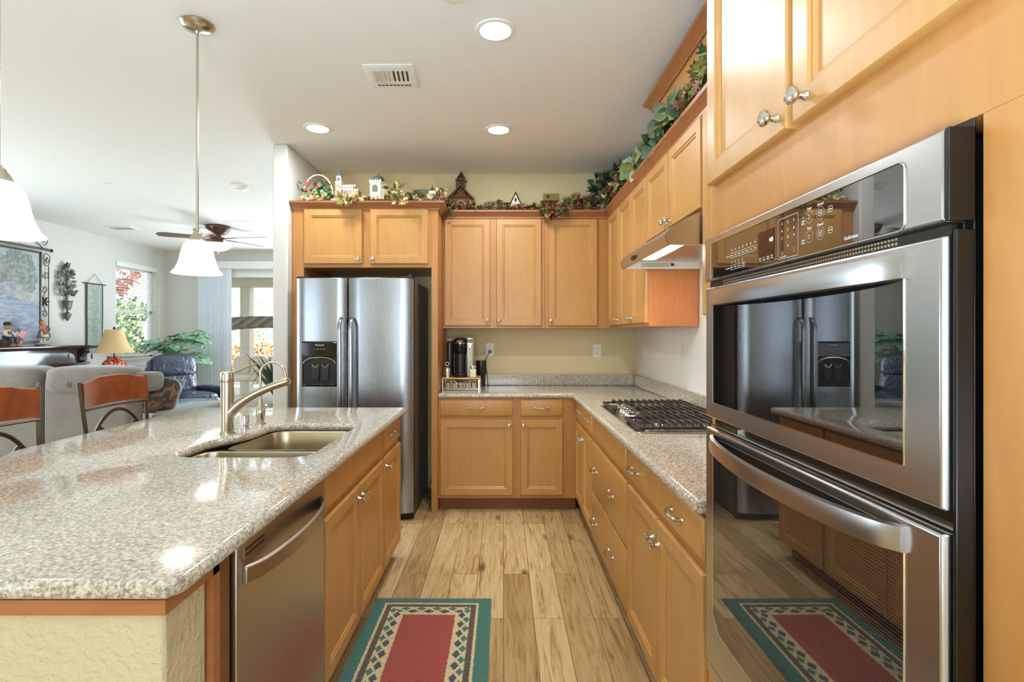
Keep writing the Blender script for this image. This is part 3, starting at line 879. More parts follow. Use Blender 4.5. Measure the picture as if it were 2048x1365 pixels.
light('hood_lamp_light', 'AREA', (.80, 2.69, 1.772), 5, (1, .93, .80), shape='RECTANGLE', size=.08, size_y=.34)

# ================================================================ DOUBLE WALL OVEN
ov = thing('double_wall_oven', 'stainless double wall oven, microwave above and oven below, with dark glass doors', 'oven', (.565, 1.41, 0), R_)
M['ovenside'] = plain('oven_side_dark', S(14,13,13), .22, .0, var=.2)
m = MB(); m.box(.040, .790, -.004, -.001, .487, 1.628); m.box(.052, .785, -.012, .45, .50, 1.605)
m.build('chassis', M['ovenside'], ov, bev=.0015)
# side mounting rail with screws
m = MB(); m.box(.786, .7915, -.026, -.004, .49, 1.495); m.box(.786, .7925, -.036, -.004, 1.505, 1.617)
rl = m.build('side_rail', M['ovenside'], ov, bev=.001)
m = MB()
for z in (1.36, 1.08, .75):
    m.lathe([(.004,0),(.004,.002),(.001,.003)], (.787, -.022, z), 8, 'x')
m.build('screws', M['chrome'], rl)
# control panel
m = MB()
m.panel(.040, .785, 1.505, 1.618, -.005, [(0,0),(0,.026),(.003,.030)])
cp = m.build('control_panel', M['steel_h'], ov, bev=.001)
g = MB(); g.prism([(x, z) for x, z in rrect(.086,.722,1.509,1.597,.010,4)], -.0365, -.0348, 'y'); gl = g.build('panel_glass', M['ovenglass'], cp)
g = MB()
rrp = rrect(.084,.724,1.507,1.599,.011,4); k = len(rrp)
g.tube([(p[0], -.0362, p[1]) for p in rrp]+[(rrp[0][0], -.0362, rrp[0][1])], .0012, 6); g.build('bezel', M['chrome'], cp)
MB().box(.333, .395, -.0372, -.0364, 1.517, 1.578).build('display', plain('dark_red_display', S(40,12,10), .08), gl)
def zrect(mb, x0, x1, z0, z1, y=-.0370, w=.0006, r=.003):
    pts = rrect(x0, x1, z0, z1, r, 3); pts.append(pts[0])
    for a, b in zip(pts[:-1], pts[1:]):
        dx, dz = b[0]-a[0], b[1]-a[1]; L = math.hypot(dx, dz) or 1; nx, nz = -dz/L*w/2, dx/L*w/2
        mb.add([(a[0]+nx,y,a[1]+nz),(b[0]+nx,y,b[1]+nz),(b[0]-nx,y,b[1]-nz),(a[0]-nx,y,a[1]-nz)], [(0,1,2,3)])
def circ(mb, cx, cz, r, y=-.0370, w=.0006, dashes=0, n=24):
    for i in range(n):
        if dashes and i % 2: continue
        a, b = 2*PI*i/n, 2*PI*(i+1)/n
        mb.add([(cx+(r-w/2)*math.cos(a),y,cz+(r-w/2)*math.sin(a)),(cx+(r+w/2)*math.cos(a),y,cz+(r+w/2)*math.sin(a)),(cx+(r+w/2)*math.cos(b),y,cz+(r+w/2)*math.sin(b)),(cx+(r-w/2)*math.cos(b),y,cz+(r-w/2)*math.sin(b))], [(0,1,2,3)])
pr = MB()
zrect(pr, .410, .478, 1.512, 1.588)                 # keypad frame
zrect(pr, .200, .325, 1.546, 1.556); zrect(pr, .200, .272, 1.518, 1.528)
for cz in (1.572, 1.538):
    circ(pr, .512, cz, .0105, dashes=1, n=40); circ(pr, .543, cz, .0105, dashes=1, n=40); circ(pr, .543, cz, .0055)
    for a, b, c_, d in ((.509,cz-.004,.509,cz+.004),(.509,cz+.004,.5155,cz),(.5155,cz,.509,cz-.004),(.540,cz-.003,.546,cz+.003),(.540,cz+.003,.546,cz-.003)):
        L = math.hypot(c_-a, d-b); nx, nz = -(d-b)/L*.0003, (c_-a)/L*.0003
        pr.add([(a+nx,-.037,b+nz),(c_+nx,-.037,d+nz),(c_-nx,-.037,d-nz),(a-nx,-.037,b-nz)], [(0,1,2,3)])
    zrect(pr, .565, .575, cz-.0045, cz+.0045, r=.001); zrect(pr, .565, .575, cz-.0003, cz+.0003, r=.0001)
for i in range(7):
    x = .207+.0185*i
    circ(pr, x, 1.563, .0022, n=8); pr.box(x-.0003, x+.0003, -.0371, -.037, 1.561, 1.567)
for i in range(4):
    x = .207+.018*i
    zrect(pr, x-.002, x+.002, 1.532, 1.537, r=.001)
circ(pr, .425, 1.522, .0030, n=12)
for i in range(8):
    a = i*PI/4; pr.add([(.464+.0025*math.cos(a)-.0003,-.037,1.524+.0025*math.sin(a)),(.464+.005*math.cos(a),-.037,1.524+.005*math.sin(a)),(.464+.0025*math.cos(a)+.0003,-.037,1.524+.0025*math.sin(a)+.0003)], [(0,1,2)])
pr.build('printed_symbols', M['ink'], gl)
it = []
for i, s in enumerate('123456789'):
    it.append((s, .424+.020*(i % 3), -.0370, 1.578-.014*(i//3), .007, 'CENTER'))
it.append(('0', .444, -.037, 1.534, .007, 'CENTER'))
for cz in (1.572, 1.538):
    it += [('Start', .512, -.037, cz+.0145, .0062, 'CENTER'), ('Cancel', .543, -.037, cz+.0145, .0062, 'CENTER')]
it += [('+', .493, -.037, 1.574, .007, 'CENTER'), ('Add', .493, -.037, 1.568, .0045, 'CENTER'), ('30sec', .493, -.037, 1.5635, .0045, 'CENTER'), ('Add', .493, -.037, 1.534, .0045, 'CENTER'), ('1 min', .493, -.037, 1.5295, .0045, 'CENTER')]
it += [('Microwave', .195, -.037, 1.551, .0040, 'RIGHT'), ('Lower Oven', .195, -.037, 1.523, .0040, 'RIGHT'), ('Bake', .207, -.037, 1.523, .0042, 'CENTER'), ('Broil', .225, -.037, 1.523, .0042, 'CENTER'), ('Convect', .245, -.037, 1.523, .0042, 'CENTER'), ('Keep', .264, -.037, 1.525, .0036, 'CENTER'), ('Warm', .264, -.037, 1.5212, .0036, 'CENTER'), ('Timer On/Off', .427, -.037, 1.5155, .0036, 'CENTER')]
for i, s in enumerate(('Popcorn', 'Baked', 'Reheat', 'Defrost', 'Beverage', 'Melt', 'Power')):
    it.append((s, .209+.018*i, -.037, 1.551, .0036, 'CENTER'))
for i, (a, b) in enumerate((('Cook', 'Time'), ('Set', 'Time'), ('Temp', 'Clock'), ('User', 'Prefs'))):
    it += [(a, .341+.0155*i, -.0374, 1.5245, .0042, 'CENTER'), (b, .341+.0155*i, -.0374, 1.5200, .0042, 'CENTER')]
it += [('Gold', .620, -.037, 1.517, .0080, 'RIGHT'), ('SERIES', .621, -.037, 1.5165, .0055, 'LEFT')]
text(it, 'lettering', M['ink'], gl, .0001)
text([('4:', .382, -.0375, 1.556, .013, 'CENTER'), ('8', .389, -.0375, 1.556, .013, 'CENTER')], 'clock_digits', M['led'], gl, .0001)
# vent strip
m = MB(); m.box(.045, .78, -.022, -.012, 1.490, 1.5045)
vs_ = m.build('vent_strip', M['ovenside'], ov)
m = MB()
for i in range(84):
    x = .125+.0068*i
    m.box(x, x+.0045, -.0225, -.0219, 1.499, 1.502); m.box(x, x+.0045, -.0225, -.0219, 1.4925, 1.496)
m.build('vent_slots', M['nickel'], vs_)
def odoor(name, z0, z1, w0, w1, hz, hh, glassmat, ch, sag=.006):
    d = MB()
    # steel surround as four bars round the window
    d.panel(.045, .782, z0, z1, -.012, [(0,0),(0,.018),(.003,.0225)])
    o = d.build(name, M['steel_h'], ov, bev=.002)
    pts = [(.0945, w1), (.0945, w0+ch), (.0945+ch, w0), (.722-ch*.4, w0), (.722, w0+ch*.4), (.722, w1)]
    MB().prism(pts, -.0360, -.0340, 'y').build('window', glassmat, o)
    b = MB(); b.tube([(p[0], -.0352, p[1]) for p in pts], .0014, 6); b.build('window_trim', M['chrome'], o)
    h = MB(); rr = []
    N = 28
    for i in range(N+1):
        t = i/N; x = .092+.632*t
        bow = math.sin(PI*t)**.6 if 0 < t < 1 else 0
        y = -.036-.040*bow; zc = hz-sag*bow
        rr.append([(x, y+.004, zc-hh), (x, y-.005, zc-hh*.9), (x, y-.007, zc), (x, y-.005, zc+hh*.9), (x, y+.004, zc+hh)])
    h.rings(rr); h.build('handle', M['steel_h'], o, sharp=60)
    return o
odoor('microwave_door', 1.155, 1.489, 1.195, 1.47, 1.460, .0185, M['ovenglass'], .006)
odoor('oven_door', .523, 1.127, .626, 1.108, 1.098, .0185, M['screenglass'], .035, .008)
m = MB(); m.box(.045, .782, -.030, -.012, .490, .517); m.build('bottom_trim', M['steel_h'], ov, bev=.002)
m = MB(); m.box(.12, .20, -.020, -.010, 1.133, 1.146); m.box(.05, .78, -.018, -.010, 1.130, 1.134); m.build('latch_strip', M['chrome'], ov)

# ================================================================ OUTLETS AND SWITCHES
def outlet(name, label, loc, rot, kind):
    t = thing(name, label, 'outlet' if kind == 'o' else 'light switch', loc, rot)
    MB().prism(rrect(-.036,.036,-.058,.058,.005,3), -.006, -.0005, 'y').build('cover_plate', M['white_plastic'], t, bev=.001)
    if kind == 'o':
        for z in (-.020, .020):
            f = MB(); f.prism(rrect(-.016,.016,z-.014,z+.014,.010,4), -.0075, -.006, 'y'); fo = f.build('socket', M['white_plastic'], t)
            MB().box(-.007,-.005,-.0082,-.0074,z-.002,z+.006).box(.005,.007,-.0082,-.0074,z-.002,z+.006).lathe([(.002,.0074),(.002,.0082)],(0,0,z-.008),8,'-y').build('slots', M['black'], fo)
    else:
        MB().prism(rrect(-.016,.016,-.033,.033,.002,2), -.009, -.006, 'y').build('rocker', M['white_plastic'], t, bev=.001)
    return t
outlet('wall_outlet', 'white double outlet behind the coffee maker with a black plug in it', (-.122, 4.64, 1.227), 0, 'o')
outlet('wall_outlet', 'empty white double outlet on the back wall near the corner', (.834, 4.64, 1.218), 0, 'o')
outlet('light_switch', 'white switch on the right wall, the one closer to the corner', (1.18, 4.32, 1.22), R_, 's')
outlet('light_switch', 'white switch on the right wall above the cooktop', (1.18, 3.45, 1.227), R_, 's')

# ================================================================ COFFEE CORNER
cd = thing('coffee_pod_organizer', 'wire coffee pod organizer with a wooden top under the coffee maker', 'organizer', (-.345, 4.19, .9145))
M['bamboo'] = wood('bamboo_top', S(196,140,74), S(222,172,104), .35, grain=(1,9,9))
MB().box(-.152, .152, -.005, .235, .088, .100).build('wooden_top', M['bamboo'], cd, bev=.003)
m = MB()
for x in (-.145, .145):
    for y in (.005, .225): m.box(x-.006, x+.006, y-.006, y+.006, 0, .088)
m.box(-.14, .14, .005, .22, .004, .008)
m.build('frame', M['nickel'], cd, bev=.001)
m = MB(); r = .0032
m.tube([(-.128,-.004,.022),(.128,-.004,.022),(.128,-.004,.074),(.05,-.004,.074),(.02,-.004,.048),(-.02,-.004,.048),(-.05,-.004,.074),(-.128,-.004,.074),(-.128,-.004,.022)], r, 6)
for x in (-.075,-.03,.03,.075): m.tube([(x,-.004,.022),(x,-.004,.058 if abs(x)<.05 else .074)], r, 6)
m.tube([(-.135,-.004,.012),(.135,-.004,.012)], r, 6)
m.build('wire_front', M['nickel'], cd)
for i in range(5):
    p = MB().lathe([(.017,.012),(.022,.055),(.0235,.056),(.0235,.060),(0,.060)], (-.105+.0525*i, .03, 0), 14)
    o = p.build('coffee_pod', plain('pod_beige_%d' % i, S(200,184,150), .5)); o.location = (-.345, 4.19, .9145)
    tag(o, 'small pale coffee pod in the front row of the wire organizer', 'coffee pod', 'coffee pods in the wire organizer')
cm = thing('coffee_maker', 'black and silver single cup coffee maker with a water tank at its left', 'coffee maker', (-.355, 4.31, 1.0145))
M['silver'] = plain('silver_plastic', S(196,200,186), .25, .5, var=.03)
m = MB(); m.box(-.065, .075, -.02, .11, 0, .30); m.build('body', M['black'], cm, bev=.012, seg=3)
m = MB(); m.lathe([(.060,.0),(.062,.004),(.062,.030),(.058,.034),(0,.034)], (.0,-.03,0), 24); m.build('drip_tray', M['black'], cm)
m = MB(); m.lathe([(.050,.19),(.054,.20),(.054,.275),(.054,.28)], (-.002,-.01,0), 24); m.build('brew_head', M['blackgloss'], cm)
m = MB(); m.lathe([(.052,.036),(.052,.19)], (-.002,.005,0), 24); m.build('front_column', M['black'], cm)
m = MB(); m.lathe([(.0555,.278),(.057,.284),(.056,.30),(.046,.317),(.02,.324),(0,.325)], (-.002,-.01,0), 24); hn = m.build('handle_lid', M['blackgloss'], cm)
MB().lathe([(.0575,.276),(.0575,.281)], (-.002,-.01,0), 24).build('silver_ring', M['chrome'], cm)
text([('KEURIG', -.002, -.0690, .293, .014, 'CENTER')], 'lettering', M['ink'], hn)
m = MB(); m.prism([(.056,-.055),(.105,-.045),(.112,.09),(.056,.09)], .0, .30, 'z'); m.prism([(.056,-.055),(.105,-.045),(.106,.09),(.056,.09)], .30, .322, 'z')
cpn = m.build('control_side', M['silver'], cm, bev=.010, seg=3)
MB().obox((.081,-.0515,.298), (.036,.004,.024), (0,0,.2)).build('screen', plain('lcd_grey', S(110,116,98), .2), cpn)
m = MB()
for x, z in ((.066,.272),(.080,.272),(.095,.272)): m.lathe([(.005,0),(.005,.003),(0,.003)], (x, -.0515+(x-.08)*.2, z), 10, '-y')
m.lathe([(.0075,0),(.0075,.003),(0,.003)], (.080,-.052,.252), 12, '-y')
m.build('buttons', M['chrome'], cpn)
m = MB(); m.lathe([(.034,.02),(.036,.28),(.030,.285)], (-.092,.03,0), 20, sx=.8, sy=1.3); m.build('water_tank', plain('smoky_tank', S(46,44,40), .1), cm)
m = MB(); m.lathe([(.030,.286),(.046,.30),(.048,.312),(0,.314)], (-.092,.03,0), 20, sx=.85, sy=1.3); m.build('tank_lid', M['silver'], cm)
sp = thing('sugar_pot', 'small lidded steel sugar pot at the left of the wooden top', 'pot', (-.458, 4.235, 1.0145))
MB().lathe([(.030,0),(.031,.004),(.028,.008),(.028,.075),(0,.076)], (0,0,0), 22).build('body', M['chrome'], sp)
MB().lathe([(.034,.076),(.035,.080),(.018,.090),(.006,.094),(0,.094)], (0,0,0), 22).tube([(0,0,.092)]+[(.014*math.sin(a),0,.111-.014*math.cos(a)) for a in [2*PI*i/14 for i in range(15)]], .003, 6).build('lid', M['chrome'], sp)
jr = thing('sugar_jar', 'little square glass jar of pale sugar with a silver lid', 'jar', (-.247, 4.225, 1.0145))
MB().box(-.026,.026,-.026,.026,.001,.070).build('body', plain('sugar_glass', S(222,208,164), .15), jr, bev=.007, seg=3)
MB().lathe([(.020,.070),(.020,.078),(.026,.080),(.026,.096),(.020,.100),(0,.100)], (0,0,0), 20).build('lid', M['silver'], jr)
tm = thing('travel_mug', 'tall dark brown travel mug standing on the counter by the outlet', 'mug', (-.196, 4.548, .9145))
MB().lathe([(.030,0),(.034,.004),(.036,.095),(.047,.110),(.047,.215),(.044,.222),(0,.222)], (0,0,0), 24).build('body', plain('mug_brown', S(44,32,24), .28), tm)
MB().lathe([(.0475,.105),(.0482,.108),(.0475,.111)], (0,0,0), 24).build('band', M['darkmetal'], tm)
pc = MB(); pc.tube([(-.122,4.600,1.205),(-.135,4.605,1.19),(-.17,4.60,1.12),(-.150,4.604,1.06),(-.142,4.604,.97),(-.14,4.56,.918),(-.13,4.50,.918)], .0032, 8); pc.prism([(-.136,1.200),(-.108,1.200),(-.106,1.222),(-.138,1.222)], 4.600, 4.628, 'y')
tag(pc.build('plug_and_cord', M['black']), 'black plug and cord hanging from the outlet behind the coffee maker', 'cord')

# ================================================================ RUG
def rugmat(cx, cy, hw, hh):
    t = NT('rug_pile'); tc = t.n('ShaderNodeTexCoord')
    nz = t.n('ShaderNodeTexNoise'); nz.inputs['Scale'].default_value = 130; t.l(tc.outputs['Object'], nz.inputs['Vector'])
    va = t.n('ShaderNodeVectorMath', operation='MULTIPLY_ADD'); t.l(nz.outputs['Color'], va.inputs[0]); va.inputs[1].default_value = (.014,.014,0); t.l(tc.outputs['Object'], va.inputs[2])
    sp = t.n('ShaderNodeSeparateXYZ'); t.l(va.outputs[0], sp.inputs[0])
    ax = t.math('ABSOLUTE', t.math('SUBTRACT', sp.outputs[0], .007)); ay = t.math('ABSOLUTE', t.math('SUBTRACT', sp.outputs[1], .007))
    dx = t.math('SUBTRACT', hw, ax); dy = t.math('SUBTRACT', hh, ay)
    d = t.math('MINIMUM', dx, dy)
    useY = t.math('LESS_THAN', dx, dy)
    s_ = t.math('ADD', t.math('MULTIPLY', useY, sp.outputs[1]), t.math('MULTIPLY', t.math('SUBTRACT', 1.0, useY), sp.outputs[0]))
    def diam(off, t0, kx, ky, w):
        fr = t.math('ABSOLUTE', t.math('SUBTRACT', t.math('FRACT', t.math('ADD', t.math('DIVIDE', s_, w), off)), .5))
        td = t.math('ABSOLUTE', t.math('SUBTRACT', d, t0))
        return t.math('LESS_THAN', t.math('ADD', t.math('MULTIPLY', fr, kx), t.math('MULTIPLY', td, ky)), 1.0)
    teal, cream, brown, navy, red = S(40,112,98), S(222,206,158), S(84,62,42), S(58,56,70), S(164,54,36)
    base = t.ramp(t.math('MULTIPLY', d, 4.0), [(0, teal), (.248, cream), (.30, brown), (.40, cream), (.68, red)], 'CONSTANT')
    c = t.mix(diam(.0, .116, 3.0, 60, .077), base, teal)
    c = t.mix(diam(.5, .140, 2.6, 56, .077), c, navy)
    v = t.n('ShaderNodeTexNoise'); v.inputs['Scale'].default_value = 260; v.inputs['Detail'].default_value = 3; t.l(tc.outputs['Object'], v.inputs['Vector'])
    c = t.mix(1.0, c, t.ramp(v.outputs['Fac'], [(.3, (.55,.55,.55,1)), (.7, (1.25,1.25,1.25,1))]), 'MULTIPLY')
    t.bump(v.outputs['Fac'], .9, .006)
    return t.set(c, .95, 0, Sheen_Weight=.3)
RW, RH = .297, .55
rg = MB()
NX, NY = 40, 70
vsr = []
for j in range(NY+1):
    for i in range(NX+1):
        x = -RW+2*RW*i/NX; y = -RH+2*RH*j/NY
        e = min(RW-abs(x), RH-abs(y))
        z = .013*min(1, e/.008)**.5 if e > 0 else 0.0
        z += .0015*math.sin(7*x+3)*math.sin(5*y) if e > .01 else 0
        jx = random.uniform(-.001, .001) if e <= 0 else 0
        vsr.append((x+jx, y+jx, max(z, 0.001)))
fsr = [(j*(NX+1)+i, j*(NX+1)+i+1, (j+1)*(NX+1)+i+1, (j+1)*(NX+1)+i) for j in range(NY) for i in range(NX)]
rg.add(vsr, fsr); rg.box(-RW+.002, RW-.002, -RH+.002, RH-.002, 0, .001)
ro = rg.build('rug', rugmat(0, 0, RW, RH))
ro.location = (-.358, 2.13, 0.0005)
tag(ro, 'small red rug with a teal and cream diamond border on the plank floor', 'rug')

# ================================================================ CEILING FIXTURES
def can(x, y, label, e=26, r=.092):
    t = thing('recessed_light', label, 'ceiling light', (x, y, CZ), 0, 'recessed ceiling lights')
    MB().lathe([(r+.002,-.0005),(r,-.006),(r-.018,-.008),(r-.022,-.002),(r-.024,-.0005)][::1], (0,0,0), 36).build('trim_ring', M['white'], t)
    MB().lathe([(r-.020,-.001),(r-.022,-.004),(0,-.006)], (0,0,0), 36).build('lens', emis('recessed_lens_glow', (1,.97,.90,1), 7), t)
    light('recessed_lamp', 'AREA', (x, y, CZ-.012), e, (.95, .98, 1.0), shape='DISK', size=r*1.7)
    return t
can(-.038, 2.446, 'recessed ceiling light nearest the wall oven, largest of the three', 34)
can(-.035, 3.636, 'recessed ceiling light over the far end of the kitchen aisle', 24)
can(-1.290, 3.61, 'recessed ceiling light just in front of the refrigerator', 24)
def gvent(name, label, x, y, w, d):
    t = thing(name, label, 'vent', (x, y, CZ))
    m = MB(); m.panel(-w/2, w/2, -d/2, d/2, 0, [(0,0),(0,.004),(.008,.008),(.03,.009)])
    m.xf(Matrix(((1,0,0,0),(0,0,1,0),(0,1,0,0),(0,0,0,1))))   # lay flat, facing down
    m.build('grille_frame', M['white'], t)
    return t
v1 = gvent('ceiling_vent', 'white square air vent in the kitchen ceiling with dark slots', -.617, 2.88, .27, .25)
m = MB()
for i in range(4): m.obox((.015+.024*i, -.012, -.0095), (.010, .11, .002), (0, 0, .10))
for i in range(9): m.box(-.098+.0215*i, -.082+.0215*i, .085, .096, -.0105, -.0092)
m.build('dark_slots', M['black'], v1)
m = MB()
for i in range(4): m.obox((-.095+.025*i, -.012, -.0105), (.018, .12, .003), (0, .35, .10))
m.box(-.10, .10, .060, .068, -.0125, -.0092)
m.build('louvers', plain('vent_grey', S(205,198,186), .5), v1)
v2 = gvent('ceiling_vent', 'long narrow white air vent in the living room ceiling', -5.15, 7.02, .36, .20)
m = MB()
for i in range(6): m.box(-.14, .14, -.065+.024*i, -.053+.024*i, -.0105, -.0092)
m.build('louvers', plain('vent_shadow_grey', S(165,165,165), .5), v2)
sd = thing('smoke_detector', 'round white smoke detector on the living room ceiling', 'smoke detector', (-2.55, 5.04, CZ))
MB().lathe([(.075,0),(.075,-.012),(.070,-.014)], (0,0,0), 28).build('base', M['white'], sd)
MB().lathe([(.064,-.014),(.062,-.030),(.045,-.040),(0,-.041)], (0,0,0), 28).build('cover', M['white_plastic'], sd)
sd2 = thing('smoke_detector', 'white round ceiling disc cut by the top of the picture', 'smoke detector', (-.205, 2.16, CZ))
MB().lathe([(.075,0),(.075,-.010),(.070,-.014),(.045,-.020),(0,-.021)], (0,0,0), 28).build('cover', M['white_plastic'], sd2)
for (x, y, lb) in ((-3.76, 4.94, 'flat white sprinkler cap on the living room ceiling nearest the pendant lamps'), (-5.17, 5.65, 'flat white sprinkler cap on the ceiling near the left wall')):
    tag(MB().lathe([(.045,0),(.045,-.006),(.0,-.010)], (x, y, CZ), 20).build('sprinkler_cap', M['white']), lb, 'sprinkler cap')
# ---------------- pendants
def pendant(x, y, label):
    t = thing('pendant_light', label, 'pendant light', (x, y, CZ), 0, 'pendant lights over the island')
    MB().lathe([(.070,-.0005),(.072,-.006),(.060,-.020),(.030,-.030),(.010,-.034),(.006,-.045)], (0,0,0), 28).build('canopy', M['nickel'], t)
    MB().tube([(0,0,-.04),(0,0,-.965)], .0055, 10).build('rod', M['nickel'], t)
    MB().lathe([(.007,-.955),(.018,-.962),(.020,-.972),(.026,-.980),(.032,-.990),(.038,-1.008),(.036,-1.012)], (0,0,0), 24).build('socket_cap', M['nickel'], t)
    prof = [(.034,-1.000),(.048,-1.008),(.058,-1.025),(.066,-1.05),(.072,-1.08),(.080,-1.11),(.092,-1.135),(.107,-1.152),(.105,-1.153),(.089,-1.135),(.077,-1.11),(.069,-1.08),(.063,-1.05),(.055,-1.027),(.045,-1.012)]
    MB().lathe(prof, (0,0,0), 36).build('glass_shade', M['shade'], t)
    MB().lathe([(.012,-1.02),(.014,-1.05),(.024,-1.08),(.022,-1.10),(0,-1.115)], (0,0,0), 16).build('bulb', M['lamp'], t)
    light('pendant_lamp', 'POINT', (x, y, CZ-1.10), 7, WARM, shadow_soft_size=.05)
    return t
pendant(-1.413, 2.40, 'bell shaped glass pendant over the far part of the island')
pendant(-1.42, 1.46, 'bell shaped glass pendant cut by the left edge of the picture')
# ---------------- ceiling fan
cf = thing('ceiling_fan', 'brown five blade ceiling fan with a frosted bowl light in the living room', 'ceiling fan', (-3.79, 6.9, CZ))
M['fanbrown'] = plain('fan_brown', S(92,62,46), .3, .4, var=.1)
MB().lathe([(.15,-.001),(.153,-.01),(.145,-.035),(.125,-.075),(.105,-.10),(.10,-.105)], (0,0,0), 30).build('motor_housing', M['fanbrown'], cf)
MB().lathe([(.045,-.105),(.045,-.145),(.085,-.155),(.09,-.175),(.075,-.19),(.06,-.23),(.07,-.235)], (0,0,0), 24).build('hub', M['fanbrown'], cf)
MB().lathe([(.165,-.235),(.168,-.242),(.155,-.275),(.11,-.31),(.05,-.33),(0,-.335)], (0,0,0), 30).build('light_bowl', emis('warm_bowl_glass', (1.0,0.84,0.62,1), 0.7), cf)
MB().lathe([(.022,-.330),(.018,-.345),(.008,-.355),(.010,-.365),(0,-.375)], (0,0,0), 12).build('finial', M['fanbrown'], cf)
M['blade'] = wood('fan_blade', S(92,74,66), S(118,96,84), .35, grain=(1,9,9))
for k in range(5):
    a = math.radians(-8+72*k)
    m = MB(); m.prism([(.20,-.045),(.24,-.058),(.60,-.072),(.665,-.055),(.69,0),(.665,.055),(.60,.072),(.24,.058),(.20,.045)], -.004, .004, 'z')
    m.xf(Matrix.Translation((0,0,-.165)) @ Matrix.Rotation(a, 4, 'Z') @ Matrix.Rotation(math.radians(12), 4, 'X'))
    b = m.build('blade', M['blade'], cf)
    m = MB(); m.tube([(.07,.02,0),(.14,.035,-.006),(.21,.02,.0)], .006, 6); m.tube([(.07,-.02,0),(.14,-.035,-.006),(.21,-.02,.0)], .006, 6); m.box(.19,.26,-.03,.03,-.008,-.003)
    m.xf(Matrix.Translation((0,0,-.165)) @ Matrix.Rotation(a, 4, 'Z') @ Matrix.Rotation(math.radians(12), 4, 'X'))
    m.build('blade_arm', M['fanbrown'], b)
light('fan_lamp', 'POINT', (-3.79, 6.9, CZ-.42), 20, WARM, shadow_soft_size=.14)

# ================================================================ DECOR ON TOP OF THE CABINETS
def leafmat(name, a, b):
    t = NT(name); v = t.coord(); f = t.noise(v, 22, 3)
    return t.set(t.ramp(f, [(.35, a), (.65, b)]), .45)
LM = {
 'pale': leafmat('leaf_pale_green', S(150,150,84), S(206,196,140)),
 'rust': leafmat('leaf_rust', S(84,38,26), S(146,82,48)),
 'brown': leafmat('leaf_brown_green', S(42,32,18), S(98,78,38)),
 'ivy': leafmat('leaf_ivy_green', S(24,50,28), S(58,88,50)),
 'ivy2': leafmat('leaf_grey_green', S(66,90,58), S(116,130,88)),
 'olive': leafmat('leaf_olive', S(84,92,36), S(140,136,66)),
 'red': leafmat('leaf_dark_red', S(92,22,22), S(146,44,40)),
 'fresh': leafmat('leaf_fresh_green', S(56,110,66), S(130,170,120)),
 'petal': plain('petal_red', S(190,70,66), .6, var=.2),
 'twig': plain('twig_brown', S(84,60,38), .7),
}
def rnd(a, b): return random.uniform(a, b)
def rdir(up=.3):
    while True:
        d = Vector((rnd(-1,1), rnd(-1,1), rnd(-1,1)+up))
        if .2 < d.length < 1.4: return d.normalized()
def garland(name, label, path, counts, size, spread, cat='garland', lobes=1, up=.3, floor=None, face=(0,-1,.4)):
    """counts: {leaf colour: number}; leaves scattered along the vine"""
    t = thing(name, label, cat, path[0])
    o = Vector(path[0]); P = [Vector(p)-o for p in path]
    MB().tube(P, .004, 6).build('vine', LM['twig'], t)
    for key, nn in counts.items():
        m = MB()
        for i in range(nn):
            k = rnd(0, len(P)-1.001); a = int(k); p = P[a].lerp(P[a+1], k-a)
            off = Vector((rnd(-1,1)*spread[0], rnd(-1,1)*spread[1], rnd(-.3,1)*spread[2]))
            d = (rdir(up)+off.normalized()*.6).normalized()
            q = p+off
            L = size*rnd(.7, 1.25)
            if floor is not None:
                q.z = max(q.z, floor-o.z+.012)
                if (q+d*L).z < floor-o.z: d.z = abs(d.z)*.3; d.normalize()
            n = (Vector(face)+rdir(0)*.9).normalized()
            m.leaf(q, d, n, L, L*rnd(.7, .95), lobes=lobes)
        m.build('leaves', LM[key], t)
    return t
ZT, ZB = 2.382, 2.389
# --- basket of berries on the refrigerator cabinet
bk = thing('flower_basket', 'small woven basket of green leaves and red blooms on the refrigerator cabinet', 'basket', (-1.455, 4.08, ZT))
MB().lathe([(.07,0),(.085,.02),(.10,.07),(.105,.085),(.10,.085),(.06,.03),(0,.03)], (0,0,0), 20, sy=.7).build('basket_body', plain('wicker', S(150,120,80), .8, bump=.5, bscale=120), bk)
MB().tube(arc((0,0,.08), .115, 0, PI, 20, ry=.155), .006, 8).build('handle', plain('pale_willow', S(216,200,160), .6), bk)
m = MB(); m2 = MB(); m3 = MB()
for i in range(190):
    a = rnd(0, 2*PI); r = rnd(0, .125); z = .05+rnd(0, .13)*(1-r/.17)
    m.leaf((r*math.cos(a), r*math.sin(a)*.6, z), rdir(.4), rdir(.2)+Vector((0,-1,.3)), .038*rnd(.7,1.2), .026)
for i in range(60):
    a = rnd(0, 2*PI); r = rnd(.02, .135)
    m2.leaf((r*math.cos(a), r*math.sin(a)*.6, .04+rnd(0,.12)), rdir(.4), Vector((0,-1,.3))+rdir(0), .04, .03)
for i in range(9):
    a = rnd(0, 2*PI); r = rnd(.03, .11)
    c_ = (r*math.cos(a), -.05+rnd(-.02,.02), .06+rnd(0,.10))
    for k in range(5): m3.leaf(c_, (math.cos(k*1.256), -.4, math.sin(k*1.256)), (0,-1,0), .016, .016)
m.build('leaves', LM['fresh'], bk); m2.build('leaves', LM['ivy'], bk); m3.build('blooms', LM['petal'], bk)
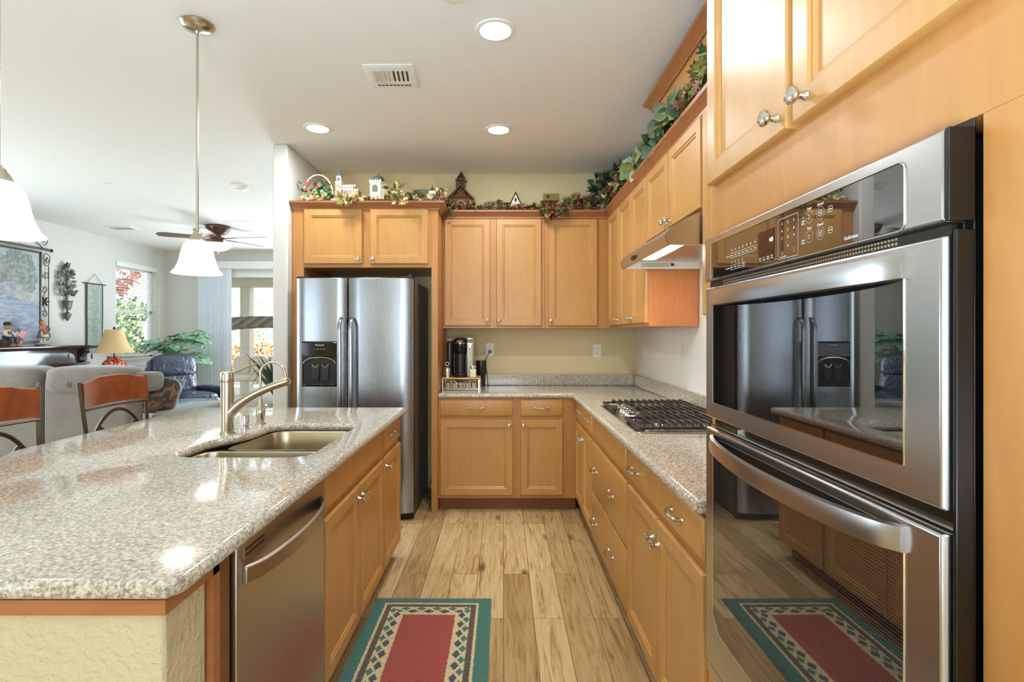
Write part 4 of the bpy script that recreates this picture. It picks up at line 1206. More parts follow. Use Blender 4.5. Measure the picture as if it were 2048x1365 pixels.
# --- houses
M['cream'] = plain('cream_ceramic', S(214,206,182), .5, var=.03)
M['brickred'] = plain('pink_brick_ceramic', S(196,128,100), .6, var=.12, scale=90)
M['slate'] = plain('green_slate_ceramic', S(78,88,78), .5)
M['timber'] = plain('dark_timber', S(62,42,28), .6)
M['bark'] = plain('brown_bark', S(104,70,42), .8, var=.3, scale=60, bump=.6, bscale=90)
M['mossy'] = plain('mossy_roof', S(132,118,58), .8, var=.2, scale=70)
M['dkroof'] = plain('dark_shingle', S(44,42,44), .7, var=.2, scale=90)
M['tile'] = plain('tan_roof', S(190,150,112), .7, var=.15, scale=90)
def gable(m, x0, x1, y0, y1, z, h, ov=.006, th=.006, axis='y', mi=0):
    c = (x0+x1)/2; cy = (y0+y1)/2
    if axis == 'y':
        m.prism([(x0-ov,z-.004),(c,z+h),(x1+ov,z-.004),(x1+ov-.001,z-.004-th),(c,z+h-th*1.3),(x0-ov+.001,z-.004-th)], y0-ov, y1+ov, 'y', mi)
    else:
        m.prism([(y0-ov,z-.004),(cy,z+h),(y1+ov,z-.004),(y1+ov-.001,z-.004-th),(cy,z+h-th*1.3),(y0-ov+.001,z-.004-th)], x0-ov, x1+ov, 'x', mi)
def archwin(m, x, y, z, w, h, d=.0015):
    m.prism([(x-w/2,z)]+[(x+w/2*math.cos(a), z+h-w/2+w/2*math.sin(a)) for a in [PI-PI*i/8 for i in range(9)]]+[(x+w/2,z)], y-d, y, 'y')
# brick church with tower
hs = thing('ceramic_church', 'pink brick ceramic church with a tall white clock tower on the refrigerator cabinet', 'ornament', (-1.25, 4.06, ZT))
m = MB(); m.box(-.005, .115, .0, .09, 0, .115); m.box(.055,.085,.03,.06,.115,.155); m.build('walls', M['brickred'], hs)
m = MB(); m.box(-.008, .075, -.004, .03, .108, .150); m.box(.075,.118,-.002,.092,.110,.118); m.box(.052,.088,.027,.063,.150,.160); m.box(-.006,.118,-.003,0,0,.010); m.box(.072,.078,-.004,0,0,.11)
archwin(m, .035, -.0035, .0, .05, .085); m.build('white_trim', M['cream'], hs)
m = MB()
for x in (.008,.026,.044,.062): m.box(x-.006, x+.005, -.0055, -.004, .122, .138)
archwin(m, .035, -.0052, .045, .034, .030); m.build('windows', M['slate'], hs)
m = MB(); archwin(m, .035, -.0052, .0, .026, .042); m.build('door', plain('sage_door', S(150,160,130), .5), hs)
tw = MB(); tw.box(-.058, -.012, -.012, .034, 0, .175); tw.box(-.062,-.008,-.016,.038,.165,.172); tw.box(-.052,-.018,-.006,.028,.175,.215); tw.box(-.056,-.014,-.010,.032,.212,.218)
to = tw.build('tower', M['cream'], hs)
m = MB()
for z in (.02,.07,.12): m.box(-.052,-.018,-.0135,-.012,z,z+.035)
m.build('brick_panels', M['brickred'], to)
m = MB(); m.lathe([(.026,.218),(.022,.235),(.012,.250),(.004,.262),(.004,.272),(0,.274)], (-.035,.011,0), 14); m.build('spire', M['slate'], to)
MB().box(-.043,-.027,-.0075,-.006,.183,.205).build('clock_window', M['timber'], to)
# domed church
hs = thing('ceramic_church', 'cream ceramic church with a green dome above the middle of the refrigerator cabinet', 'ornament', (-.965, 4.06, ZT))
m = MB(); m.prism([(-.075,-.01),(.01,-.02),(.03,.02),(.03,.07),(-.075,.07)], 0, .165, 'z'); m.prism([(.01,-.018),(.085,.03),(.085,.10),(.01,.10)], 0, .120, 'z'); m.build('walls', M['cream'], hs)
m = MB(); gable(m, .0, .092, .0, .10, .125, .03); m.build('roof', M['tile'], hs)
m = MB(); m.prism([(-.08,-.014),(.014,-.025),(.034,.02),(.034,.075),(-.08,.075)], .165, .178, 'z')
for i in range(5): m.box(-.078+.02*i, -.068+.02*i, -.017-.002*i, -.010, .178, .188)
m.build('parapet', M['cream'], hs)
m = MB(); m.lathe([(.050,.178),(.050,.19),(.044,.210),(.028,.226),(.006,.234),(.004,.250),(0,.252)], (-.022,.03,0), 18); m.build('dome', M['slate'], hs)
m = MB(); archwin(m, -.035, -.0165, .095, .045, .055); archwin(m, -.035, -.0165, 0, .035, .05); m.build('windows', M['slate'], hs)
m = MB()
for x in (.03,.055): archwin(m, x, 0, .06, .018, .045)
m.xf(Matrix.Translation((.0,-.008,0)) @ Matrix.Rotation(math.radians(32), 4, 'Z') @ Matrix.Translation((.0,-.003,0))); m.build('side_windows', M['slate'], hs)
# timber shop
hs = thing('ceramic_house', 'half timbered ceramic shop with green lettering at the right end of the refrigerator cabinet', 'ornament', (-.585, 4.05, ZT))
m = MB(); m.box(.0, .062, .0, .07, .0, .105); m.prism([(.0,.105),(.031,.150),(.062,.105)], .0, .07, 'y'); m.box(-.07,.0,.01,.07,0,.07); m.build('walls', M['cream'], hs)
m = MB(); gable(m, .0, .062, 0, .07, .108, .052, ov=.01); m.build('roof', M['tile'], hs)
m = MB(); m.prism([(.0,.115),(.0,.072),(-.0,.07),(.0,.07)][:3]+[(.01,.08)], -.09, 0, 'x'); m.prism([(-.005,.065),(.04,.115),(.075,.072)], -.085, 0, 'x'); m.build('side_roof', M['slate'], hs)
m = MB()
for a, b in (((0,.105),(.062,.105)),((.031,.105),(.031,.150)),((.004,.108),(.02,.125)),((.058,.108),(.042,.125)),((.015,.105),(.031,.135)),((.047,.105),(.031,.135)),((.0,.0),(.0,.105)),((.062,.0),(.062,.105))):
    m.tube([(a[0],-.001,a[1]),(b[0],-.001,b[1])], .0018, 4)
m.build('timber_beams', M['timber'], hs)
MB().box(.022,.040,-.002,.0,.108,.130).box(.018,.044,-.003,0,.0,.025).build('windows', M['timber'], hs)
sg = MB().box(.004,.058,-.004,-.001,.035,.085).build('sign', M['cream'], hs)
text([('Com', .031, -.0045, .073, .020, 'CENTER'), ('mach', .031, -.0045, .052, .020, 'CENTER')], 'lettering', plain('green_paint', S(40,110,60), .5), sg)
MB().box(-.035,-.01,.006,.0105,0,.045).build('door', M['brickred'], hs)
# big twig birdhouse chapel
hs = thing('birdhouse', 'large dark twig birdhouse shaped like a chapel with a pointed steeple', 'birdhouse', (-.362, 4.44, ZB))
m = MB(); m.box(-.070,.070,-.04,.06,0,.13); m.prism([(-.070,.13),(0,.215),(.070,.13)], -.04,.06,'y'); m.box(-.036,.036,-.02,.05,.13,.285); m.build('walls', M['bark'], hs)
m = MB(); gable(m, -.074,.074,-.05,.06,.135,.105, ov=.03, th=.012); m.build('roof', M['timber'], hs)
m = MB(); rr = []
for k, (r, z) in enumerate(((.046,.285),(.028,.320),(.001,.372))): rr.append([(r,-r+.01,z),(r,r+.01,z),(-r,r+.01,z),(-r,-r+.01,z)])
m.rings(rr); m.build('steeple', M['dkroof'], hs)
m = MB()
for x0,z0,x1,z1 in ((-.085,.13,0,.235),(.085,.13,0,.235),(-.07,.14,.07,.14),(0,.14,0,.215),(-.035,.14,-.02,.195),(.035,.14,.02,.195),(-.044,.285,.044,.285),(-.07,0,-.07,.13),(.07,0,.07,.13),(-.036,.2,-.036,.285),(.036,.2,.036,.285)):
    m.tube([(x0,-.055,z0),(x1,-.055,z1)], .005, 6)
for s in (-1,1):
    m.tube([(s*.105,-.05,.10),(s*.105,.05,.10)], .016, 8); m.tube([(s*.10,-.05,.125),(s*.10,.05,.125)], .016, 8)
m.build('twigs', M['bark'], hs)
m = MB(); m.lathe([(.022,.0),(.022,.003),(0,.003)], (0,-.041,.062), 14, '-y'); m.lathe([(.013,0),(.013,.003),(0,.003)], (0,-.021,.255), 12, '-y'); m.build('entry_holes', M['black'], hs)
m = MB(); m.tube(arc((0,-.046,.075), .034, PI*.9, PI*.1, 8), .003, 6)
for i in range(40): m.ell((rnd(.028,.066)*random.choice((-1,1)), -.043, rnd(.01,.09)), .004, 6)
m.build('pale_moss', plain('grey_moss', S(190,186,170), .8), hs)
# half-timbered cottage
hs = thing('ceramic_house', 'small white half timbered cottage with a steep brown gable among the leaves', 'ornament', (.095, 4.42, ZB))
m = MB(); m.box(-.035,.050,-.02,.05,0,.075); m.prism([(-.035,.075),(.0075,.165),(.050,.075)], -.02,.05,'y'); m.box(-.115,-.035,0,.05,0,.06); m.build('walls', M['cream'], hs)
m = MB(); gable(m, -.035,.050,-.02,.05,.078,.108, ov=.012, th=.008); m.build('roof', M['bark'], hs)
m = MB(); m.prism([(-.012,.055),(.025,.105),(.06,.055)], -.12,-.03,'x'); m.build('side_roof', M['dkroof'], hs)
m = MB(); m.box(-.002,.017,-.0225,-.020,.100,.130)
for x in (-.015,.008,.030): m.box(x-.007,x+.007,-.0225,-.020,.045,.068)
m.tube([(-.035,-.0205,.078),(.05,-.0205,.078)], .002, 4); m.tube([(-.035,-.0205,.038),(.05,-.0205,.038)], .002, 4)
for x in (-.034,-.004,.02,.049): m.tube([(x,-.0205,0),(x,-.0205,.078)], .0018, 4)
m.build('timber_and_windows', M['timber'], hs)
# little log birdhouse
hs = thing('birdhouse', 'little square log birdhouse with a flat mossy plank roof', 'birdhouse', (.405, 4.42, ZB))
m = MB(); m.box(-.045,.045,-.03,.04,0,.10); m.prism([(-.03,.10),(.005,.14),(.04,.10)], -.045,.045,'x'); m.build('walls', M['bark'], hs)
m = MB(); m.obox((0,-.022,.135), (.135,.085,.010), (math.radians(52),0,0)); m.obox((0,.038,.140), (.13,.07,.008), (math.radians(-50),0,0)); rf_ = m.build('roof', M['mossy'], hs)
m = MB()
for k in range(5):
    a = k*2*PI/5+.3; m.obox((-.03+.008*math.cos(a),-.045,.140+.008*math.sin(a)), (.018,.004,.006), (0,-a,0))
m.build('star', M['timber'], rf_)
MB().lathe([(.014,0),(.014,.003),(0,.003)], (-.02,-.031,.05), 12, '-y').build('entry_hole', M['black'], hs)
MB().tube([(.03,-.045,0),(.034,-.05,.05),(.02,-.05,.085)], .009, 8).tube([(-.03,-.045,0),(-.026,-.05,.06)], .009, 8).build('logs', M['bark'], hs)
def pumpkin(x, y, z, r, label):
    t = thing('pumpkin', label, 'pumpkin', (x, y, z))
    m = MB()
    for k in range(8):
        a = k*PI/4; m.ell((r*.42*math.cos(a), r*.42*math.sin(a), r*.72), (r*.58, r*.58, r*.72), 10)
    m.build('body', plain('pumpkin_orange', S(206,120,54), .5), t)
    MB().tube([(0,0,r*1.3),(.004,0,r*1.75)], r*.12, 6).build('stem', LM['olive'], t)
pumpkin(.475, 4.36, ZB, .026, 'tiny orange pumpkin at the right of the log birdhouse')
# --- garlands
garland('leaf_garland', 'pale autumn leaf garland along the front of the refrigerator cabinet top', [(-1.58,3.99,ZT+.01),(-1.3,3.965,ZT+.012),(-1.0,3.97,ZT+.01),(-.7,3.97,ZT+.012),(-.53,3.98,ZT+.01)], {'pale':60,'rust':30,'olive':26,'brown':30}, .042, (.03,.022,.010), floor=ZT)
for (x, n, zz, lb) in ((-1.205, 22, -.03, 'pale leaf cluster hanging over the molding below the brick church'), (-.80, 34, -.02, 'pale leaf cluster hanging beside the domed church')):
    garland('leaf_cluster', lb, [(x,3.905,ZT+.01),(x+.04,3.898,ZT+zz)], {'pale':n,'rust':8,'olive':12}, .052, (.038,.010,.034))
garland('leaf_cluster', 'upright pale leaf spray behind the domed church', [(-.86,4.02,ZT+.02),(-.80,4.02,ZT+.10)], {'pale':20,'olive':8,'rust':8}, .055, (.045,.03,.03), floor=ZT, up=.9)
garland('leaf_cluster', 'dark olive leaf cluster at the left of the half timbered shop', [(-.72,4.0,ZT+.02),(-.655,4.0,ZT+.04)], {'brown':24,'olive':18}, .045, (.03,.03,.03), floor=ZT, up=.6)
garland('leaf_cluster', 'spiky pale and rust leaf spray at the right end of the refrigerator cabinet', [(-.488,4.02,ZT+.02),(-.478,4.02,ZT+.06)], {'pale':16,'rust':16}, .055, (.015,.03,.03), floor=ZT, up=.9)
garland('leaf_garland', 'brown and olive leaf garland along the back wall cabinet tops', [(-.46,4.30,ZB+.012),(-.2,4.31,ZB+.010),(.05,4.31,ZB+.012),(.3,4.30,ZB+.012),(.7,4.30,ZB+.02)], {'brown':150,'rust':80,'olive':44}, .046, (.04,.035,.016), floor=ZB)
garland('leaf_cluster', 'dark leaf bunch drooping off the corner next to the refrigerator cabinet', [(-.475,4.245,ZB+.06),(-.455,4.235,ZB-.06)], {'brown':60,'olive':34}, .046, (.035,.02,.03))
garland('leaf_cluster', 'rust and olive leaf bunch spilling over the molding below the log birdhouse', [(.36,4.225,ZB+.03),(.38,4.222,ZB-.05),(.46,4.222,ZB-.02)], {'brown':60,'rust':30,'olive':22}, .050, (.06,.012,.03), up=-.5)
garland('leaf_cluster', 'yellow-green leaf bunch just left of the white cottage', [(-.12,4.36,ZB+.02),(-.02,4.36,ZB+.06)], {'olive':30,'pale':10,'brown':24}, .046, (.04,.03,.03), floor=ZB, up=.5)
garland('leaf_cluster', 'yellow-green leaf bunch just right of the log birdhouse', [(.52,4.36,ZB+.03),(.56,4.36,ZB+.10)], {'olive':34,'pale':8}, .046, (.03,.03,.03), floor=ZB, up=.5)
garland('leaf_cluster', 'rust maple leaf mound between the log birdhouse and the dark ivy', [(.60,4.38,ZB+.02),(.68,4.36,ZB+.09),(.78,4.36,ZB+.03)], {'rust':50,'brown':80}, .055, (.04,.05,.04), floor=ZB, up=.5)
garland('ivy_bush', 'dark green artificial ivy bush piled in the cabinet corner', [(.78,4.42,ZB+.16),(.90,4.38,ZB+.22),(1.0,4.30,ZB+.26),(.95,4.10,ZB+.20)], {'ivy':300,'brown':60}, .060, (.08,.10,.09), cat='artificial plant', up=.4, floor=ZB)
garland('leaf_cluster', 'mixed olive and rust leaves in front of the dark ivy bush', [(.82,4.30,ZB+.05),(.90,4.15,ZB+.12),(.92,3.9,ZB+.14)], {'pale':50,'rust':50,'brown':90,'ivy':40}, .050, (.05,.06,.06), floor=ZB, up=.3)
garland('ivy_garland', 'green ivy garland draped along the right wall cabinet tops above the range hood', [(.88,3.75,ZB+.10),(.85,3.35,ZB+.05),(.845,3.05,ZB+.05),(.85,2.80,ZB+.03),(.85,2.62,ZB+.10),(.85,2.48,ZB+.05)], {'ivy':80,'ivy2':80,'olive':34,'fresh':10}, .080, (.03,.07,.035), cat='garland', lobes=0, up=.1, face=(-1,-.5,.3))
garland('leaf_garland', 'olive and dark red leaf garland where the ivy meets the tall oven cabinet', [(.86,2.46,ZB+.03),(.855,2.26,ZB+.06),(.85,2.12,ZB+.11)], {'olive':60,'red':20,'ivy':10,'pale':12}, .065, (.03,.06,.055), up=.2, face=(-1,-.5,.3))
tl = thing('glass_ornament', 'pale teal ornament poking out above the ivy in the cabinet corner', 'ornament', (.955, 3.98, ZB))
MB().lathe([(.02,0),(.014,.02),(.008,.10),(.018,.16),(.012,.20),(.004,.23),(.016,.255),(.014,.275),(0,.285)], (0,0,0), 14).build('stem', plain('teal_glaze', S(110,176,150), .2), tl)

# ================================================================ LIVING ROOM
def fabric(name, a, b, sc_=60, rough=.95):
    t = NT(name); v = t.coord(); f = t.noise(v, sc_, 5, .7); g_ = t.noise(v, 5, 3)
    c = t.ramp(f, [(.3, a), (.7, b)]); c = t.mix(.35, c, t.ramp(g_, [(.35, a), (.65, b)]))
    t.bump(f, .25, .003); return t.set(c, rough, 0, Sheen_Weight=.35)
M['sofa'] = fabric('sofa_chenille', S(98,92,84), S(136,128,118))
sf = thing('sofa', 'taupe fabric reclining sofa seen from behind beyond the bar stools', 'sofa', (-4.28, 4.6, 0))
MB().box(-1.0, 1.02, .05, .92, .03, .40).build('base', M['sofa'], sf, bev=.03, seg=3)
for i, xc in enumerate((-.70, .64)):
    w = .86 if i == 0 else .90
for i, (xa, xb) in enumerate(((-.93, .185), (.205, .96))):
    xc = (xa+xb)/2; w = xb-xa
    bp = MB().box(xa+.008, xb-.01, .0, .22, .06, .95).build('back_panel', M['sofa'], sf, bev=.02, seg=3)
    m = MB(); m.sbox((xc, .13, .955), (w, .34, .25), .42, 28)
    # gather seams
    m.build('head_pillow', M['sofa'], sf)
    s_ = MB()
    for q in (.33, .36, .66):
        s_.tube([(xa+w*q, -.045+.0, .90), (xa+w*q+.012, -.035, .98), (xa+w*q+.02, .02, 1.05), (xa+w*q+.02, .12, 1.078)], .004, 6)
    s_.build('seams', M['sofa'], sf)
    MB().sbox((xc, .55, .46), (w-.03, .62, .18), .35, 24).build('seat_cushion', M['sofa'], sf)
for xa in (-.98, 1.18):
    m = MB(); m.sbox((xa, .60, .34), (.28, 1.05, .58), .35, 24); m.build('armrest', M['sofa'], sf)
m = MB().sbox((1.18, .62, .60), (.32, 1.02, .11), .5, 24).build('arm_pad', M['sofa'], sf)
m = MB().sbox((1.0, .20, .93), (.18, .26, .18), .5, 20).build('side_roll', M['sofa'], sf)
def damask():
    t = NT('brown_damask'); v = t.coord(); f = t.noise(v, 13, 2, .5, 1.5)
    return t.set(t.ramp(f, [(.46, S(40,26,18)), (.54, S(112,78,52))]), .6, 0, Sheen_Weight=.5)
pw = thing('throw_pillow', 'brown damask throw pillow with white piping leaning on the sofa arm', 'pillow', (-3.27, 4.93, .80), .30)
MB().sbox((0,0,0), (.34,.15,.33), .5, 28, rot=(-.25,.25,0)).build('cushion', damask(), pw)
pip = MB(); R = Euler((-.25,.25,0)).to_matrix()
pts = [R @ Vector((x*.178, 0, z*.168)) for x, z in ((-1,-1),(0,-.94),(1,-1),(.95,0),(1,1),(0,.94),(-1,1),(-.95,0),(-1,-1))]
pip.tube(pts, .004, 6); pip.build('piping', plain('piping_white', S(220,214,200), .7), pw)
# ---------------- bar stools
M['bronze'] = plain('bronze_frame', S(74,60,44), .32, .75, var=.12)
M['cherry'] = wood('cherry_rail', S(108,50,20), S(152,78,32), .16, grain=(2,9,2))
def stool(loc, label):
    t = thing('bar_stool', label, 'bar stool', loc, PI/2, 'bar stools at the island')
    # local: front faces -y, back at +y
    for s in (-1, 1):
        m = MB(); m.tube([(s*.19,.215,0),(s*.205,.19,.35),(s*.21,.185,.62),(s*.225,.215,.90),(s*.240,.235,1.125)], .013, 4)
        m.build('back_post', M['bronze'], t, bev=.002)
        m = MB(); m.tube([(s*.20,-.20,0),(s*.195,-.17,.62)], .013, 8); m.build('leg', M['bronze'], t)
    m = MB(); m.tube([(-.2,-.19,.22),(.2,-.19,.22)], .010, 8); m.tube([(-.2,.20,.22),(.2,.20,.22)], .010, 8); m.tube([(-.2,-.19,.22),(-.2,.20,.22)], .010, 8); m.tube([(.2,-.19,.22),(.2,.20,.22)], .010, 8)
    m.build('foot_rail', M['bronze'], t)
    m = MB(); m.prism(rrect(-.22,.22,-.21,.20,.05,5), .60, .63, 'z'); m.build('seat_frame', M['bronze'], t)
    m = MB(); m.sbox((0,0,.655), (.44,.42,.07), .4, 24); m.build('seat', plain('stool_seat', S(70,52,40), .5), t)
    rr = []
    for i in range(17):
        u = -1+2*i/16; x = u*.232; y = .222+.03*(1-u*u)
        top = 1.120+.022*(1-abs(u)**2.2)+(.006 if abs(u) < .6 else 0); bot = .992+.006*(1-u*u)
        rr.append([(x,y-.010,bot),(x,y+.012,bot),(x,y+.014,top-.01),(x,y+.004,top),(x,y-.008,top-.004)])
    MB().rings(rr).build('top_rail', M['cherry'], t, sharp=50)
    m = MB(); m.tube([(u*.228, .216+.03*(1-u*u), .982) for u in [-1+2*i/10 for i in range(11)]], .011, 6, flat=.6)
    m.build('lower_rail', M['bronze'], t)
    m = MB(); m.tube([(.208*math.cos(a), .205+.015*math.sin(a), .66+.300*math.sin(a)) for a in [PI*i/20 for i in range(21)]], .0095, 8)
    for s in (-1, 1): m.tube(bez((s*.135,.215,.885),(s*.06,.21,.84),(s*.03,.20,.74),(s*.022,.19,.60), 10), .0085, 8)
    m.build('arched_bars', M['bronze'], t)
    return t
stool((-1.885, 2.835, 0), 'bronze bar stool with a full cherry top rail, the far one at the island')
stool((-1.885, 2.125, 0), 'bronze bar stool cut by the left picture edge, the near one at the island')
# ---------------- coffee table
gt = thing('coffee_table', 'round glass topped coffee table in front of the leather recliner', 'coffee table', (-4.12, 6.5, 0))
MB().lathe([(.50,.485),(.51,.49),(.51,.497),(.50,.502),(0,.502)], (0,0,0), 40).build('glass_top', plain('blue_green_glass', S(150,178,186), .05), gt)
for k in range(4):
    a = PI/4+k*PI/2; MB().tube([(.36*math.cos(a),.36*math.sin(a),0),(.25*math.cos(a),.25*math.sin(a),.25),(.38*math.cos(a),.38*math.sin(a),.485)], .012, 8).build('leg', M['bronze'], gt)
# ---------------- recliner
def leather():
    t = NT('navy_leather'); v = t.coord(); f = t.noise(v, 7, 4, .6, 1.2); g_ = t.noise(v, 90, 2)
    t.bump(f, .9, .03); return t.set(t.ramp(g_, [(.3, S(32,40,60)), (.7, S(50,60,84))]), .20, 0, Coat_Weight=.3)
M['leather'] = leather()
M['leatherb'] = plain('brown_leather_side', S(72,58,50), .35, var=.1)
rc = thing('recliner', 'dark leather recliner armchair in the living room corner', 'armchair', (-4.58, 7.5, 0), math.radians(60))
MB().box(-.40,.40,-.35,.38,.06,.34).build('base', M['leatherb'], rc, bev=.03, seg=3)
MB().sbox((0,-.10,.43),(.56,.72,.22),.45,28).build('seat', M['leather'], rc)
MB().sbox((0,-.46,.30),(.54,.16,.36),.5,24).build('footrest', M['leather'], rc)
bk_ = MB().sbox((0,.36,.62),(.66,.26,.70),.4,28,rot=(-.22,0,0)).build('backrest', M['leatherb'], rc)
MB().sbox((0,.27,.60),(.56,.20,.36),.5,28,rot=(-.22,0,0)).build('lumbar_cushion', M['leather'], rc)
m = MB().sbox((0,.36,.885),(.64,.30,.36),.55,32,rot=(-.22,0,0))
m.build('headrest', M['leather'], rc)
m = MB()
for k in range(9):
    x = -.24+.06*k; m.tube([(x,.245,.74),(x+rnd(-.01,.01),.225,.82),(x+rnd(-.01,.01),.215,.90)], .004, 5)
m.build('gathers', M['leather'], rc)
for s in (-1, 1):
    a = MB().box(s*.32, s*.45, -.42, .34, .08, .50).build('armrest', M['leatherb'], rc, bev=.03, seg=3)
    MB().sbox((s*.385,-.06,.535),(.19,.76,.13),.5,24).build('arm_pad', M['leather'], a)
# ---------------- potted dieffenbachia
def dieff():
    t = NT('variegated_leaf'); v = t.coord(); f = t.noise(v, 28, 3, .6, 1.0)
    return t.set(t.ramp(f, [(.40, S(60,112,78)), (.50, S(110,160,122)), (.60, S(206,226,200))]), .35)
pl = thing('potted_plant', 'large leafy green and white houseplant in the living room corner', 'plant', (-5.16, 8.2, 0))
MB().lathe([(.14,0),(.16,.02),(.20,.34),(.21,.36),(.19,.36),(.17,.32),(0,.32)], (0,0,0), 24).build('pot', plain('brown_pot', S(120,84,60), .5), pl)
m = MB(); sm = MB()
for k in range(36):
    a = k*2.399; el = .2+.75*((k*7) % 10)/10
    h = .78+.42*((k*3) % 8)/8; r0 = .10+.12*((k*5) % 6)/6
    d = Vector((math.cos(a), math.sin(a), 0))
    base = Vector((0,0,.34)); mid = Vector((0,0,h*.9))+d*.05; tip = Vector((0,0,h+.22))+d*r0
    sm.tube([base, mid, tip], [.010,.008,.005], 6)
    dd = (d*1.0+Vector((0,0,.45-el))).normalized()
    m.leaf(tip, dd, Vector((0,0,1))+Vector((0,-.5,0)), rnd(.32,.42), rnd(.19,.25))
m.build('leaves', dieff(), pl); sm.build('stems', LM['fresh'], pl)
# ---------------- spiky plant by the patio door
sp_ = thing('potted_plant', 'dark spiky bladed plant beside the patio door, partly hidden by the dividing wall', 'plant', (-3.02, 7.0, 0))
MB().lathe([(.13,0),(.15,.02),(.18,.40),(.19,.42),(.17,.42),(.15,.38),(0,.38)], (0,0,0), 24).build('pot', plain('grey_green_pot', S(140,150,126), .5), sp_)
m = MB()
for k in range(34):
    a = k*2.399; t_ = rnd(.15, .75); L = rnd(.40,.70)
    d = Vector((math.cos(a)*t_, math.sin(a)*t_, 1)).normalized()
    s0 = Vector((0,0,.42+rnd(0,.18)))
    sd_ = d.cross(Vector((0,-1,.2))).normalized()
    w = rnd(.014,.024)
    rr = []
    for q, ww in ((0,.6),(.3,1),(.65,.8),(1,.05)):
        c_ = s0+d*L*q+Vector((math.cos(a),math.sin(a),0))*.12*q*q*t_-Vector((0,0,.08*q*q*t_))
        rr.append([c_-sd_*w*ww, c_+Vector((0,-.004,0)), c_+sd_*w*ww, c_+Vector((0,.004,0))])
    m.rings(rr)
m.build('blades', plain('dark_blades', S(46,58,40), .4, var=.3), sp_)
m = MB()
for k in range(16):
    a = 2.2+rnd(-.9,.9); L = rnd(.35,.6)
    dx, dy = math.cos(a), math.sin(a)
    m.tube([(0,0,.5),(dx*L*.35,dy*L*.35,.5+L*.7),(dx*L*.8,dy*L*.8,.5+L*.75),(dx*L*1.1,dy*L*1.1,.5+L*.35)], [.004,.004,.003,.002], 5)
m.build('thin_fronds', plain('thin_dark_fronds', S(60,66,60), .5), sp_)
# ---------------- lamp on its end table
et = thing('end_table', 'dark wooden end table under the red lamp, hidden behind the sofa', 'table', (-5.31, 7.1, 0))
MB().box(-.26,.26,-.26,.26,.64,.67).build('tabletop', M['timber'], et, bev=.004)
for sx in (-1,1):
    for sy in (-1,1): MB().box(sx*.22-.02,sx*.22+.02,sy*.22-.02,sy*.22+.02,0,.64).build('leg', M['timber'], et)
lp = thing('table_lamp', 'table lamp with a tan bell shade and a red painted base', 'lamp', (-5.315, 7.1, .671))
def redvase():
    t = NT('red_painted_vase'); v = t.coord(); f = t.noise(v, 30, 2, .5, 2)
    return t.set(t.ramp(f, [(.55, S(176,44,34)), (.60, S(236,200,170))]), .2)
MB().lathe([(.07,0),(.08,.01),(.10,.08),(.145,.20),(.150,.25),(.13,.31),(.085,.35),(.075,.37),(.085,.385),(.085,.39),(0,.39)], (0,0,0), 28).build('vase_base', redvase(), lp)
MB().tube([(0,0,.39),(0,0,.76)], .008, 8).build('rod', M['bronze'], lp)
MB().lathe([(.016,.76),(.018,.775),(.008,.79),(0,.80)], (0,0,0), 12).build('finial', M['bronze'], lp)
t = NT('lamp_shade_fabric'); v = t.coord(); M['shadecloth'] = t.set(t.ramp(t.noise(v,80,3), [(.3, S(196,164,116)), (.7, S(214,184,136))]), .8, 0, Emission_Color=S(230,190,130), Emission_Strength=.12)
MB().lathe([(.100,.755),(.105,.752),(.118,.70),(.140,.62),(.175,.53),(.225,.455),(.245,.440),(.240,.440),(.222,.452),(.172,.53),(.136,.62),(.114,.70),(.098,.750)], (0,0,0), 10).build('shade', M['shadecloth'], lp)
tsl = MB().tube([(-.02,0,0),(-.02,0,-.06)], .002, 4).lathe([(.006,-.06),(.010,-.075),(.010,-.13),(0,-.13)], (-.02,0,0), 8)
o = tsl.build('tassel', M['slate']); o.location = (-5.57, 7.06, 1.16)
tag(o, 'small dark tassel hanging at the end of the mantel shelf', 'tassel')
# ---------------- mantel and fireplace surround
M['mahog'] = wood('dark_mahogany', S(48,28,26), S(76,46,42), .2, grain=(9,1,9))
mn = thing('fireplace_mantel', 'dark carved wood mantel shelf running along the left living room wall', 'mantel', (-5.848, 6.2, 0))
m = MB(); m.prism([(0,1.165),(.20,1.165),(.235,1.18),(.25,1.197),(.25,1.215),(0,1.215)], -1.05, 1.03, 'y'); m.build('shelf', M['mahog'], mn, bev=.003)
m = MB(); m.box(0, .10, -1.0, .98, 0, 1.165); m.build('surround', plain('glossy_grey_panel', S(120,118,122), .12), mn)
m = MB(); m.box(0,.14,-1.0,.98,.96,.985); m.build('lower_rail', M['mahog'], mn, bev=.003)
for yy in (-.42, .86):
    m = MB(); m.prism([(.0,.985),(.11,.985),(.14,1.01),(.13,1.06),(.17,1.10),(.20,1.12),(.20,1.165),(0,1.165)], yy-.05, yy+.05, 'y')
    for k in range(4): m.lathe([(.022,0),(.026,.010),(.022,.02)], (.195-.0, yy-.04+.02*k, 1.13), 12, '-y')
    m.build('corbel', M['mahog'], mn, bev=.004)
